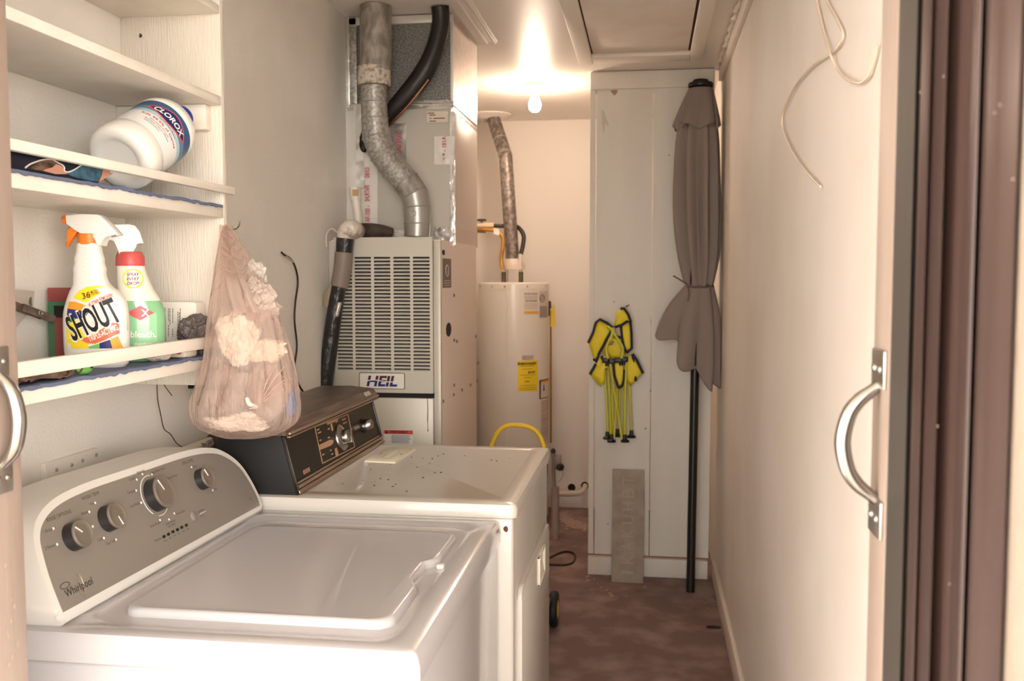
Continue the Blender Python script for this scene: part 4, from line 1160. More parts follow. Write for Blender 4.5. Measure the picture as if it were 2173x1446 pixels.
def vtext(s, x, y0, y1, size, par, m=pink_ink, yy=-.006):
    c = q(x, (y0 + y1) / 2); L_ = q(x, y0).z - q(x, y1).z
    F = Frame((c.x, YP1 + yy, c.z), (0, 0, 1), (-1, 0, 0))
    part('tape_print', MB().text(s, size, lambda u, v, h: F(u, v, h), bold=.015, w=L_, h=.0004), m, par)
vtext('AF-100 -', 781, 437, 472, .019, tl); vtext('SHURTAPE', 780, 393, 428, .019, tl); vtext('08/03', 780, 356, 378, .019, tl)
vtext('- 181A', 943, 290, 322, .016, tp2); vtext('UL 181', 942, 326, 340, .009, tp2)
vtext('A/P/1', 847, 282, 325, .02, tp2)
mb = MB()
for x0, x1, y in ((908, 922, 240), (912, 925, 244), (912, 916, 251), (920, 945, 251), (912, 926, 257)):
    part('label_print', MB().box(q(x0, y).x, q(x1, y).x, YP1 - .0066, YP1 - .0055, q(x0, y + 2).z, q(x0, y).z), mat('print_brown', (120, 84, 74), .6), tp3)
mb = MB()
F = Frame((XPR + .002, YP1 + .0, 0), (0, 1, 0), (0, 0, 1))
part('side_tape', MB().box(XPR - .001, XPR + .0032, YP1 - .002, YP1 + .012, fz_top, pz), foil_white, pm)
part('side_tape', MB().box(XPR - .001, XPR + .0035, YP1, YP2, fz_top - .012, fz_top + .05), mat('tape_pink', (206, 184, 168), .35, .2, bump=.4, bscale=30), pm)
part('side_tape', MB().box(XPR - .001, XPR + .0035, YP1, YP2, pz - .02, pz + .002), foil, pm)
dz = ZC - .004
XD1 = q(962, 120).x
du = thing('galvanised_duct', 'spangled galvanised duct rising from the plenum to the ceiling', 'duct', ((XPL + XD1) / 2, 3.7, pz))
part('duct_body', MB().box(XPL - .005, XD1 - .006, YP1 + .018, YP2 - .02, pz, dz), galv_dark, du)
part('duct_side', MB().box(XD1 - .006, XD1 - .004, YP1 + .018, YP2 - .02, pz, dz), mat('galv_bulb_lit', (196, 172, 156), .35, .55, c2=(184, 160, 146), nscale=30), du)  # bulb glow on the duct metal is painted into this side
mb = MB()
part('corner_seam', MB().box(XD1 - .014, XD1 - .002, YP1 + .008, YP1 + .02, pz, dz, .002), foil_white, du)
part('top_seam', MB().box(XPL, XD1 - .01, YP1 + .002, YP1 + .018, dz - .03, dz, .004), foil_white, du)
part('drive_cleat', MB().box(XPL + .05, XD1 - .01, YP1 + .004, YP1 + .018, pz + .0, pz + .02, .003), galv, du)
part('side_flange', MB().box(q(740, 100).x, q(756, 100).x, YP1 + .002, YP1 + .018, pz + .01, q(745, 35).z, .002), galv, du)
part('flange_tape', MB().box(q(727, 100).x, q(741, 100).x, YP1 - .002, YP1 + .018, pz - .005, q(745, 12).z, .002), foil, du)
part('flange_tape', MB().box(q(741, 25).x, q(762, 25).x, YP1, YP1 + .018, q(745, 30).z, q(745, 12).z, .002), foil, du)

# ------------------------------------------------------------------ flue pipe
YV = 3.355
v_ = lambda x, y: at(x, y, Y=YV)
vp = thing('vent_pipe', 'galvanised elbowed vent pipe rising from the furnace to the ceiling', 'vent pipe', v_(886, 500))
part('upper_pipe', MB().cyl(v_(798, 150), (v_(797, 0).x, YV, ZC - .003), .057, n=40), galv_old, vp, 'wider streaked upper pipe')
mb = MB(); mb.lathe([(.0565, 0), (.059, .003), (.060, .03), (.0585, .055), (.0605, .062), (.057, .066)], v_(794, 182), (.02, 0, 1), 40)
part('pipe_collar', mb, mat('crusty_white', (204, 194, 180), .8, .05, c2=(150, 138, 124), nscale=70, nlo=.48, nhi=.62, bump=.5, bscale=60), vp, 'crusted pale collar')
segs = [(794, 184), (794, 218), (795, 252), (797, 290), (812, 326), (836, 356), (862, 386), (880, 413), (885, 440), (886, 475), (885, 502)]
w_ = [.047, .047, .0475, .048, .049, .049, .049, .049, .0475, .047, .0455]
P3 = [v_(*s_) for s_ in segs]
kinds = [galv, galv, galv, galv, galv, galv, galv_old, mat('galv_plain', (168, 165, 158), .36, .5), mat('galv_plain', (168, 165, 158), .36, .5), mat('galv_plain', (168, 165, 158), .36, .5)]
for i in range(len(P3) - 1):
    a_, b_ = P3[i], P3[i + 1]
    # gores meet on the mitre planes between sections
    mb = MB()
    def mitre(k):
        t = (P3[min(k + 1, len(P3) - 1)] - P3[max(k - 1, 0)]).normalized()
        d_ = (b_ - a_).normalized()
        e1 = V((0, 1, 0)); e2 = d_.cross(e1).normalized()
        out = []
        for j in range(40):
            o_ = e1 * math.cos(j * math.pi / 20) * w_[k] + e2 * math.sin(j * math.pi / 20) * w_[k]
            s_ = -o_.dot(t) / d_.dot(t)
            out.append(P3[k] + o_ + d_ * s_)
        return out
    mb.loft([mitre(i), mitre(i + 1)])
    part('pipe_section', mb, kinds[i], vp)
for i in range(1, len(P3) - 1):
    t = (P3[i + 1] - P3[i - 1]).normalized()
    e1 = V((0, 1, 0)); e2 = t.cross(e1).normalized()
    mb = MB(); mb.tube([P3[i] + (e1 * math.cos(j * math.pi / 20) + e2 * math.sin(j * math.pi / 20)) * (w_[i] * 1.015) for j in range(41)], .0022, 8)
    part('section_bead', mb, mat('galv_plain', (168, 165, 158), .36, .5), vp)
part('dimple', MB().lathe([(.011, 0), (.011, .0015), (.008, .0015), (.007, .0002), (.003, .002), (.0001, .003)], v_(884, 455) + V((0, -.0465, 0)), (0, -1, 0), 20), galv, vp)

# black insulated line curving down from the ceiling behind the vent pipe
YL = 3.44
l_ = lambda x, y, Y=YL: at(x, y, Y=Y)
t = thing('insulated_line', 'black insulated refrigerant line curving from the ceiling behind the vent pipe', 'pipe', l_(880, 190))
pts = [V((l_(940, 0).x, YL - .05, ZC - .002)), l_(935, 50, YL - .04), l_(922, 105, YL - .04), l_(899, 155, YL - .04), l_(862, 203, YL - .035), l_(825, 243, YL - .02), l_(795, 275, YL + .02)]
part('insulation', MB().tube(pts, [.032, .032, .033, .036, .034, .031, .03], 20, True, 6), mat('line_black', (30, 27, 26), .4, bump=.4, bscale=25), t)
part('copper_line', MB().tube([p + V((.02, -.012, -.026)) for p in pts[3:]], .0055, 8, True, 5), mat('copper_dark', (122, 84, 58), .4, .7), t)
mb = MB(); mb.ball(l_(772, 300, YP1 - .03), .03, (.5, .4, 1.3), 4, .4, 2, 2)
part('tape_end', mb, black_rubber, t)

# white condensate pipe with a capped top
YC = 3.43
c_ = lambda x, y, Y=YC: at(x, y, Y=Y)
t = thing('condensate_pipe', 'short white plastic pipe standing against the foil taped plenum', 'pipe', c_(760, 475))
part('pipe', MB().cyl(c_(762, 480), c_(754, 418), .0155, n=24), mat('pvc_white', (230, 222, 208), .35), t)
part('pipe_socket', MB().cyl(c_(755, 424), c_(752, 398), .019, n=24), mat('pvc_white', (230, 222, 208), .35), t)
a_, b_ = c_(748, 416, YC - .02), c_(760, 402, YC - .02)
part('pipe_label', MB().box(a_.x, b_.x, YC - .0205, YC - .017, a_.z, b_.z), mat('pipe_label', (190, 150, 104), .5), t)

# black taped drain line in front of the furnace with a white elbow
YT = 3.185
d_ = lambda x, y, Y=YT: at(x, y, Y=Y)
t = thing('taped_line', 'black taped insulated pipe with white elbow running down beside the louvres', 'pipe', d_(720, 620))
tape_m = mat('tape_black', (28, 26, 26), .3, bump=1.0, bscale=70, stretch=(1, 1, .5), c2=(70, 66, 64), nscale=60, nlo=.56, nhi=.68)
part('horizontal_run', MB().tube([d_(752, 492, 3.25), d_(785, 489, 3.30), d_(815, 491, 3.35), d_(832, 494, 3.37)], [.029, .026, .022, .017], 18, True, 4), mat('tape_worn', (48, 42, 39), .45, bump=.7, bscale=35, c2=(84, 74, 66), nscale=22), t, 'worn black horizontal run')
part('elbow', MB().tube([d_(757, 490, 3.25), d_(744, 486), d_(736, 492), d_(733, 512)], [.03, .033, .032, .029], 20, True, 5), mat('elbow_white', (214, 202, 188), .3, c2=(150, 136, 124), nscale=14, nlo=.5, nhi=.6), t, 'white elbow')
part('upper_tape', MB().tube([d_(733, 506), d_(730, 540)], [.031, .029], 20), tape_m, t)
part('grey_tape', MB().tube([d_(730, 536), d_(727, 570), d_(720, 608)], [.0315, .0315, .031], 20, True, 3), mat('duct_tape', (128, 114, 102), .5, bump=.3, bscale=60), t, 'grey duct tape wrap')
part('lower_tape', MB().tube([d_(720, 604), d_(712, 650), d_(705, 700), d_(698, 750), d_(690, 800), d_(685, 842), d_(684, 880)], [.025, .026, .027, .028, .03, .031, .031], 20, True, 4), tape_m, t)
part('silver_patch', MB().sheet(lambda a, b: d_(706 + 12 * a + 8 * b, 672 - 30 * b, YT - .0275 + .01 * (a - .5) ** 2 * 4), 6, 6), foil, t, recalc=False)
fp = MB(); fp.face([d_(x, y, YT - .005) for x, y in ((718, 597), (710, 640), (697, 655), (684, 650), (683, 628), (700, 610))])
part('tape_flap', fp, mat('flap_beige', (178, 160, 140), .55), t, 'loose beige tape flap', solid=.001)
o = part('white_loop_wire', MB().tube([at(693, 525, Y=3.2), at(692, 503, Y=3.2), at(697, 490, Y=3.2), at(706, 486, Y=3.2), at(716, 494, Y=3.2)], .0028, 8, True, 5), mat('wire_white', (206, 190, 174), .45), None, loc=at(700, 490, Y=3.2))
tag(o, 'small white wire loop at the top left corner of the furnace', 'wire')
# ================================================================== CEILING LAMP
lb = at(1135, 178, Z=ZC)
lp_ = thing('ceiling_light', 'bare glowing bulb in a white ceiling lampholder at the back', 'ceiling light', (lb.x, lb.y, ZC))
part('lampholder', MB().lathe([(.056, 0), (.056, .008), (.048, .022), (.034, .034), (.022, .05), (.019, .052)], lb, (0, 0, -1), 32), mat('porcelain', (236, 228, 214), .25), lp_)
bm_ = mat('bulb_glow', (255, 214, 170), .4)
nb = bm_.node_tree.nodes['Principled BSDF']
nb.inputs['Emission Color'].default_value = (1, .79, .60, 1); nb.inputs['Emission Strength'].default_value = BULB = 225
part('bulb', MB().lathe([(.014, .05), (.015, .06), (.022, .075), (.030, .095), (.031, .108), (.027, .124), (.016, .136), (.0001, .14)], lb, (0, 0, -1), 24), bm_, lp_)

# ================================================================== WATER HEATER
hc = V((at(1090, 600, Y=5.4).x, 5.4, 0)); hr = (at(1164, 620, Y=5.4).x - at(1017, 620, Y=5.4).x) / 2
hz = at(1090, 600, Y=5.3).z
wh = thing('water_heater', 'tall white water heater tank with yellow energy label at the back wall', 'water heater', hc)
tank_m = mat('tank_white', (232, 222, 210), .3, coat=.2)
part('tank', MB().lathe([(hr * .97, .06), (hr, .07), (hr, hz - .035), (hr * 1.0, hz - .034)], hc, (0, 0, 1), 64), tank_m, wh)
part('tank_top', MB().lathe([(hr * 1.012, hz - .036), (hr * 1.012, hz - .006), (hr * .985, hz), (.0001, hz + .004)], hc, (0, 0, 1), 64), tank_m, wh)
part('tank_seam', MB().cyl(hc + V((-.01, -hr * 1.0, .07)), hc + V((-.01, -hr * 1.0, hz - .04)), .0035, n=8), tank_m, wh)
for a in (-150, -118, -96, -60, -20):
    part('top_screw', MB().lathe([(.004, 0), (.003, .002)], hc + V((hr * 1.012 * math.cos(rad(a)), hr * 1.012 * math.sin(rad(a)), hz - .022)), (math.cos(rad(a)), math.sin(rad(a)), 0), 8), rust, wh)
for a in (45, 165, 285):
    part('foot', MB().cyl(hc + V((hr * .8 * math.cos(rad(a)), hr * .8 * math.sin(rad(a)), 0)), hc + V((hr * .8 * math.cos(rad(a)), hr * .8 * math.sin(rad(a)), .062)), .02, n=12), black_plastic, wh)
def hpx(px, py):
    """angle and height on the tank wall seen at a pixel"""
    d = ray(px, py); o_ = CAM - hc
    a = d.x ** 2 + d.y ** 2; b = 2 * (o_.x * d.x + o_.y * d.y); c = o_.x ** 2 + o_.y ** 2 - hr ** 2
    D = b * b - 4 * a * c
    t = (-b - math.sqrt(max(D, 0))) / (2 * a)
    p = CAM + d * t
    return math.atan2(p.y - hc.y, p.x - hc.x), p.z
def hf(th, z, h): return V((hc.x + (hr + h) * math.cos(th), hc.y + (hr + h) * math.sin(th), z))
def hrect(name, x0, y0, x1, y1, m, h, par, lab=None):
    a0, z1 = hpx(x0, y0); a1, _ = hpx(x1, y0); _, z0 = hpx((x0 + x1) / 2, y1)
    return part(name, MB().sheet(lambda a, b: hf(a0 + (a1 - a0) * a, z0 + (z1 - z0) * b, h), 10, 1), m, par, lab)
def htext(name, s, x, y, size, wpx, m, par, bold=.02, h=.0022):
    th, z = hpx(x, y); a0, _ = hpx(x - wpx / 2, y); a1, _ = hpx(x + wpx / 2, y)
    part(name, MB().text(s, size, lambda u, v, hh: hf(th + u / hr, z + v, h), bold=bold, w=(a1 - a0) * hr), m, par)
def hbars(name, L, m, par, h=.002, t=.5):
    mb = MB()
    for x0, x1, y in L:
        a0, z = hpx(x0, y); a1, _ = hpx(x1, y)
        mb.sheet(lambda a, b: hf(a0 + (a1 - a0) * a, z + (b - .5) * .0022 * t * 2, h), 4, 1)
        if t < .5:
            part(name, mb, m, par)
            mb = MB()
    if t >= .5: part(name, mb, m, par)
    else: mb.bm.free()
eg = hrect('energy_label', 1098, 766, 1141, 832, mat('label_yellow', (240, 204, 44), .45), .001, wh, 'yellow energy label')
htext('label_word', 'ENERGYGUIDE', 1119.5, 772, .0125, 38, black_ink, eg, .04)
htext('label_figure', '$300', 1128, 790, .013, 15, black_ink, eg)
htext('label_figure', '254', 1119, 810, .009, 9, black_ink, eg)
hbars('label_print', [(1103, 1135, 797), (1108, 1130, 784), (1112, 1128, 802), (1104, 1136, 819), (1102, 1138, 824), (1102, 1138, 828), (1104, 1134, 778)], black_ink, eg, .002, .4)
hrect('grey_label', 1108, 755, 1132, 764, mat('label_grey', (176, 164, 158), .5), .001, wh)
n1 = hrect('notice_label', 1112, 620, 1142, 665, mat('notice', (222, 208, 194), .5), .001, wh)
htext('notice_word', 'DO NOT RETURN', 1127, 624, .008, 27, grey_ink, n1, .02)
htext('notice_word', 'NO RETORNE', 1128, 639, .008, 23, grey_ink, n1, .02)
hbars('notice_print', [(1113, 1140, y) for y in (629, 632, 635, 645, 648, 651, 655)], mat('print_pale', (178, 162, 150), .6), n1)
hrect('notice_band', 1112, 661, 1142, 666, mat('band_amber', (226, 168, 40), .45), .002, n1)
n2 = hrect('badge_label', 1144, 618, 1162, 675, mat('badge_mauve', (206, 192, 182), .45), .001, wh)
th, z = hpx(1150.5, 633)
part('badge_ring', MB().tube([hf(th + .021 / hr * math.cos(k * .392), z + .021 * math.sin(k * .392), .002) for k in range(17)], .002, 6), mat('badge_ink', (104, 92, 86), .5), n2)
part('badge_monogram', MB().text('GE', .02, lambda u, v, h: hf(th + u / hr, z + v, .002), shear=.3, w=.026), mat('badge_ink', (104, 92, 86), .5), n2)
hrect('badge_block', 1145, 650, 1161, 674, mat('badge_block', (150, 138, 132), .4), .002, n2)
n3 = hrect('flame_label', 1144.5, 807, 1166, 846, black_ink, .001, wh)
hrect('flame_field', 1147, 810, 1165, 844, mat('notice', (222, 208, 194), .5), .002, n3)
hrect('flame_band', 1147, 809, 1165, 812, orange_ink, .003, n3)
th, z = hpx(1153, 823)
part('flame_figure', MB().sheet(lambda a, b: hf(th + (a - .5) * .016 / hr * (1 - .6 * b), z + (b - .5) * .036, .0035), 3, 4), black_ink, n3)
n4 = hrect('instruction_label', 1148, 850, 1166, 945, mat('instr', (212, 192, 180), .5), .001, wh)
hbars('instruction_print', [(1149, 1165, 853 + i * 3.1) for i in range(28) if i % 9 != 8], mat('print_mauve', (160, 138, 130), .6), n4)
hbars('instruction_band', [(1148, 1166, 892), (1148, 1166, 919)], mat('band_rust', (190, 110, 70), .5), n4)
mb = MB(); p_ = hf(hpx(1163, 640)[0] + .25, hpx(1163, 650)[1], 0)
rv = at(1169, 648, Y=5.42)
part('relief_valve', MB().lathe([(.012, -.03), (.012, .01), (.017, .012), (.017, .05), (.01, .055)], V((rv.x - .015, 5.42, rv.z - .03)), (0, 0, 1), 16), mat('brass_dark', (92, 72, 48), .4, .6), wh)
part('valve_tag', MB().prism([at(x, y, Y=5.38) for x, y in ((1170, 651), (1177, 648), (1179.5, 694), (1168, 694))], (0, .002, 0)), mat('tag_yellow', (224, 190, 50), .5), wh, 'yellow hanging tag')
part('relief_tube', MB().tube([at(1168, 660, Y=5.42), at(1169, 720, Y=5.42), at(1169, 940, Y=5.42)], .006, 8), mat('brass', (176, 136, 66), .35, .7), wh)
# flue collar and draft hood on the tank
dh = hc + V((0, 0, hz))
part('draft_hood', MB().lathe([(.066, .075), (.066, .10), (.052, .125), (.045, .135)], dh, (0, 0, 1), 32), mat('hood_white', (214, 198, 186), .35), wh)
for a in (-135, -45, 45, 135):
    part('hood_leg', MB().cyl(dh + V((.058 * math.cos(rad(a)), .058 * math.sin(rad(a)), 0)), dh + V((.058 * math.cos(rad(a)), .058 * math.sin(rad(a)), .08)), .004, n=8), steel, wh)
for sx in (-.048, .05):
    part('water_nipple', MB().cyl(dh + V((sx, -.06, 0)), dh + V((sx, -.06, .06)), .013, n=16), mat('nipple', (96, 84, 66), .4, .6), wh)
# flue of the water heater
YW = 5.4
hw = lambda x, y, Y=YW: at(x, y, Y=Y)
col = at(1042, 243, Z=ZC)
fv = thing('flue_pipe', 'bent galvanised flue from the water heater to a round ceiling collar', 'flue pipe', hw(1086, 560))
galv_flue = mat('galv_flue', (112, 102, 98), .45, .45, c2=(156, 144, 136), nscale=45, nlo=.42, nhi=.62)
p0, p1, p2 = V((hc.x - .005, 5.4, hz + .12)), hw(1073, 332, 5.45), V((col.x + .006, col.y, ZC))
part('lower_section', MB().tube([p0, p1 + (p0 - p1) * .02], .039, 32), galv_flue, fv)
part('upper_section', MB().tube([p1, p2], .039, 32), galv_flue, fv)
part('elbow_joint', MB().ball(p1, .0395, (1, 1, 1), 3), galv_flue, fv)
for k in (.03, .36):
    e = p1 + (p2 - p1) * k
    part('joint_band', MB().tube([e, e + (p2 - p1).normalized() * .012], .0405, 32), galv, fv)
part('ceiling_collar', MB().lathe([(.045, .03), (.06, .024), (.118, .006), (.118, 0)], V((col.x, col.y, ZC - 0)), (0, 0, -1), 48), ceiling_paint, fv, 'white round ceiling collar')
part('inner_ring', MB().lathe([(.043, .02), (.043, .04)], V((col.x, col.y, ZC)), (0, 0, -1), 32), steel, fv)
# flexible connectors
g = thing('copper_connector', 'yellow corrugated copper connector curling onto the water heater', 'pipe', hw(1066, 520, 5.3))
cp_ = catmull([hw(1012, 488, 5.36), hw(1036, 488, 5.34), hw(1054, 491, 5.33), hw(1066, 503, 5.33), hw(1067, 525, 5.33), hw(1064, 548, 5.34), hw(1066, 572, 5.34)], 14)
part('corrugated_tube', MB().tube(cp_, [.0105 + .0014 * (k % 2) for k in range(len(cp_))], 12), mat('copper_yellow', (206, 150, 70), .35, .6), g)
part('fitting', MB().cyl(hw(1008, 488, 5.36), hw(1030, 489, 5.35), .016, n=8), mat('fitting', (150, 112, 70), .4, .6), g)
part('pipe_tag', MB().prism([hw(x, y, 5.31) for x, y in ((1047, 484), (1059, 487), (1060, 500), (1048, 497))], (0, .002, 0)), white_ink, g)
g = thing('valve', 'small white valve with dark round handle behind the furnace', 'valve', hw(1025, 478, 5.36))
part('valve_body', MB().cyl(hw(1002, 479, 5.36), hw(1048, 479, 5.36), .017, n=16), mat('valve_cream', (226, 200, 170), .4), g)
part('valve_stem', MB().cyl(hw(1022, 479, 5.36), hw(1022, 466, 5.36), .006, n=10), mat('fitting', (150, 112, 70), .4, .6), g)
part('valve_handle', MB().lathe([(.018, -.004), (.0275, -.003), (.0275, .006), (.018, .008)], hw(1022, 468, 5.36), (0, 0, 1), 12), mat('handle_dark', (62, 40, 30), .5), g, 'dark round handle')
part('valve_nut', MB().cyl(hw(1048, 479, 5.36), hw(1066, 480, 5.36), .0125, n=6), mat('nut_dark', (86, 78, 68), .4, .6), g)
o = part('black_hose', MB().tube([hw(1060, 480, 5.46), hw(1090, 480, 5.46), hw(1102, 485, 5.42), hw(1111, 500, 5.40), hw(1110, 520, 5.38), hw(1105, 541, 5.36)], .0125, 14, True, 6), mat('hose_black', (34, 30, 28), .45), None, loc=hw(1105, 500, 5.4))
tag(o, 'black hose arching from behind the flue onto the water heater', 'hose')
o = part('connector_pipe', MB().cyl(hw(1105, 539, 5.36), hw(1103, 572, 5.36), .012, n=14), mat('pvc', (222, 208, 188), .4), None, loc=hw(1103, 560, 5.36))
tag(o, 'short pale pipe joining the black hose to the water heater top', 'pipe')

# gas riser beside the tank, floor drain pipe
YG = 5.15
gg_ = lambda x, y, Y=YG: at(x, y, Y=Y)
t = thing('gas_riser', 'grey gas pipe riser with control valve beside the water heater foot', 'gas pipe', (gg_(1178, 1060).x, YG, 0))
gp_ = mat('pipe_grey', (142, 130, 124), .45, .3)
part('post', MB().tube([(gg_(1178, 1060).x, YG, 0), (gg_(1178, 1060).x, YG, gg_(1178, 1034).z)], .022, 20), mat('post_grey', (158, 142, 134), .5), t)
part('riser', MB().tube([gg_(1177, 1035), gg_(1175, 1010), gg_(1174, 960)], .0105, 12, True, 3), gp_, t)
part('valve_box', MB().box(gg_(1176, 985).x, gg_(1190, 985).x, YG - .02, YG + .02, gg_(1180, 996).z, gg_(1180, 966).z, .004), gp_, t)
part('valve_knob', MB().lathe([(.02, 0), (.02, .018), (.014, .022), (.0001, .023)], gg_(1187, 992, YG - .02), (.5, -.8, .2), 16), black_plastic, t)
part('valve_cap', MB().ball(gg_(1174, 958), .014, (1, 1, 1.2), 3), black_plastic, t)
part('pilot_wire', MB().tube([gg_(1194, 996, YG - .02), gg_(1195, 1008), gg_(1190, 1018), gg_(1183, 1024)], .0012, 6, True, 4), gp_, t)
YD = 5.82
t = thing('drain_pipe', 'white drain pipe along the back wall entering a dark hole', 'pipe', at(1220, 1045, Y=YD))
part('pipe', MB().tube([at(1178, 1049, Y=YD), at(1205, 1048, Y=YD), at(1228, 1047, Y=YD), at(1238, 1041, Y=YD + .01), at(1242, 1031, Y=YB - .005)], .016, 16, True, 5), mat('pvc', (222, 208, 188), .4), t)
part('coupling', MB().cyl(at(1200, 1048, Y=YD), at(1216, 1047.5, Y=YD), .0195, n=16), mat('pvc', (222, 208, 188), .4), t)
for i, (x, y) in enumerate(((1213, 1035), (1241, 1031))):
    o = part('wall_hole', MB().lathe([(.024, 0), (.024, .0015), (.0001, .0016)], at(x, y, Y=YB), (0, -1, 0), 20), hd_, None, loc=at(x, y, Y=YB))
    tag(o, ('dark round hole in the back wall above the drain pipe coupling', 'dark hole in the back wall where the drain pipe end enters')[i], 'hole')

# ================================================================== UMBRELLA
ub = at(1465, 1256, Z=0); ut = at(1487, 176, Y=4.42)
um = thing('patio_umbrella', 'tall closed grey patio umbrella leaning in the corner by the right wall', 'umbrella', ub)
ax = (ut - ub).normalized()
part('pole', MB().cyl(ub, ub + (ut - ub) * .985, .0195, n=24), mat('pole_black', (30, 27, 26), .35), um, 'black metal pole')
part('finial', MB().lathe([(.054, -.02), (.057, -.012), (.054, -.002), (.036, .004), (.034, .012), (.0001, .016)], ut, ax, 32), black_plastic, um, 'black cap')
can = mat('canopy_grey', (138, 125, 118), .8, bump=.12, bscale=500)
def uaxis(py):
    return ub + (ut - ub) * ((py - 1256) / (176 - 1256))
def canopy(rows, nf, amp, ph, n=128, ext=0):
    rings = []
    for (py, xl, xr, k, am) in rows:
        c = uaxis(py); pl2, pr2 = at(xl, py, Y=c.y), at(xr, py, Y=c.y)
        cx_ = (pl2.x + pr2.x) / 2; hw_ = (pr2.x - pl2.x) / 2
        r = []
        for j in range(n):
            a = 2 * math.pi * j / n
            w1 = math.sin(a * nf + ph + .6 * math.sin(a * 2 + py * .002))
            fold = 1 - am * (.5 - .5 * w1) - am * .35 * noise.noise(V((math.cos(a) * 3, math.sin(a) * 3, py * .006 + ph)))
            if abs(math.cos(a)) > .93: fold = max(fold, 1 - am * .3)
            zz = c.z + ext * am * (w1 * .5) * (1 if py > 700 else .6 if py > 255 and py < 290 else 0)
            r.append((cx_ + hw_ * fold * math.cos(a), c.y + max(hw_ * k, .03) * fold * math.sin(a), zz))
        rings.append(r)
    return rings
mb = MB(); mb.loft(list(reversed(canopy([(256, 1440, 1522, .8, .14), (300, 1430, 1530, .8, .34), (360, 1424, 1532, .8, .44), (430, 1424, 1532, .8, .48), (500, 1430, 1530, .8, .48), (550, 1438, 1526, .8, .44), (585, 1448, 1518, .8, .34), (606, 1456, 1513, .8, .12)], 9, .2, .4))), False, False)
part('canopy', mb, can, um, smooth=70, sub=1, solid=.0016)
mb = MB(); mb.loft(list(reversed(canopy([(186, 1462, 1512, .95, .03), (205, 1452, 1518, .9, .08), (230, 1440, 1524, .9, .16), (252, 1430, 1530, .9, .26), (272, 1424, 1532, .9, .4)], 6, .2, 1.2, ext=.10))), False, False)
part('canopy_vent', mb, can, um, smooth=70, sub=1, solid=.0016)
hem = []
c0 = uaxis(603)
for k in range(9):
    t_ = k / 8
    r = []
    for j in range(144):
        a = 2 * math.pi * j / 144
        ca, sa = math.cos(a), math.sin(a)
        w1 = math.sin(7 * a + 2.2 + .7 * math.sin(2 * a + 1))
        fold = 1 - (.10 + .38 * t_) * (.5 - .5 * w1) * (1 - .75 * abs(ca) ** 6)
        tipx, tipy = 1463 + 75 * ca, 762 + 58 * ca - 26 * sa + 15 * w1 * (1 - abs(ca) ** 8)
        px_ = (1485 + 29 * ca) * (1 - t_) + tipx * t_ + 10 * ca * math.sin(math.pi * t_)
        py_ = 603 * (1 - t_) + tipy * t_
        yy = c0.y + (.045 + .05 * t_) * sa * fold
        p = at(1475 + (px_ - 1475) * fold, py_, Y=yy)
        r.append((min(p.x, XR - .004), p.y, p.z))
    hem.append(r)
mb = MB(); mb.loft(list(reversed(hem)), False, False)
part('canopy_hem', mb, can, um, smooth=70, sub=1, solid=.0016)
mb = MB(); c = uaxis(604); F_ = canopy([(604, 1455, 1514, .82, .1)], 9, .2, .4, 64)[0]
mb.tube([V(p) for p in F_] + [V(F_[0])], .0055, 8)
mb.tube([at(1458, 604, Y=c.y - .06), at(1440, 592, Y=c.y - .07), at(1429, 586, Y=c.y - .06)], .004, 6, True, 3)
mb.tube([at(1458, 606, Y=c.y - .06), at(1462, 622, Y=c.y - .075), at(1459, 640, Y=c.y - .07)], .004, 6, True, 3)
part('tie_strap', mb, mat('tie_grey', (112, 96, 88), .8), um)
mb = MB()
for k in range(8):
    a = k * math.pi / 4
    c0, c1 = uaxis(250), uaxis(770)
    mb = MB(); mb.cyl(c0 + V((.03 * math.cos(a), .03 * math.sin(a), 0)), c1 + V((.045 * math.cos(a), .045 * math.sin(a), 0)), .004, n=6)
    part('rib', mb, black_plastic, um)

# ================================================================== FOLDED CHAIR on the partition
YH = 4.47
k_ = lambda x, y, Y=YH: at(1220 + x / 4.255, 620 + y / 4.255, Y=Y)
fc = thing('folding_chair', 'folded yellow camping chair with dark blue edging hanging on the partition', 'folding chair', k_(370, 600))
yfab = mat('chair_fabric', (236, 214, 52), .6, bump=.15, bscale=400)
nfab = mat('chair_binding', (34, 36, 62), .65)
ytube = mat('chair_tube', (204, 200, 62), .35)
def cloth(name, pts, dY, bind, par=fc, bulge=.012):
    cx_ = sum(p[0] for p in pts) / len(pts); cy_ = sum(p[1] for p in pts) / len(pts)
    rim = [k_(x, y, YH + dY) for x, y in pts]
    c = k_(cx_, cy_, YH + dY - bulge)
    mb = MB()
    mid = [r + (c - r) * .45 + V((0, -bulge * .3, 0)) for r in rim]
    vr = [mb.bm.verts.new(r) for r in rim]; vm = [mb.bm.verts.new(r) for r in mid]; vc = mb.bm.verts.new(c)
    n = len(pts)
    for i in range(n):
        j = (i + 1) % n
        mb.bm.faces.new((vr[i], vr[j], vm[j], vm[i])); mb.bm.faces.new((vm[i], vm[j], vc))
    o = part(name, mb, yfab, par, smooth=60, solid=.002)
    for run in bind:
        bb = MB(); P_ = [k_(pts[i % n][0], pts[i % n][1], YH + dY - .003) for i in run]
        bb.tube(P_, .0066, 8, True)
        part('binding', bb, nfab, o)
    return o
cloth('arm_panel', [(120, 460), (165, 365), (190, 275), (225, 247), (290, 280), (342, 325), (300, 400), (255, 490), (215, 560), (190, 635), (168, 605), (150, 540)], -.03, [[0, 1, 2, 3, 4, 5], [5, 6, 7, 8, 9, 10]])
cloth('back_panel', [(350, 320), (372, 230), (375, 185), (410, 150), (445, 150), (480, 200), (505, 265), (470, 265), (420, 300)], -.035, [[3, 4, 5, 6, 7, 8, 0]])
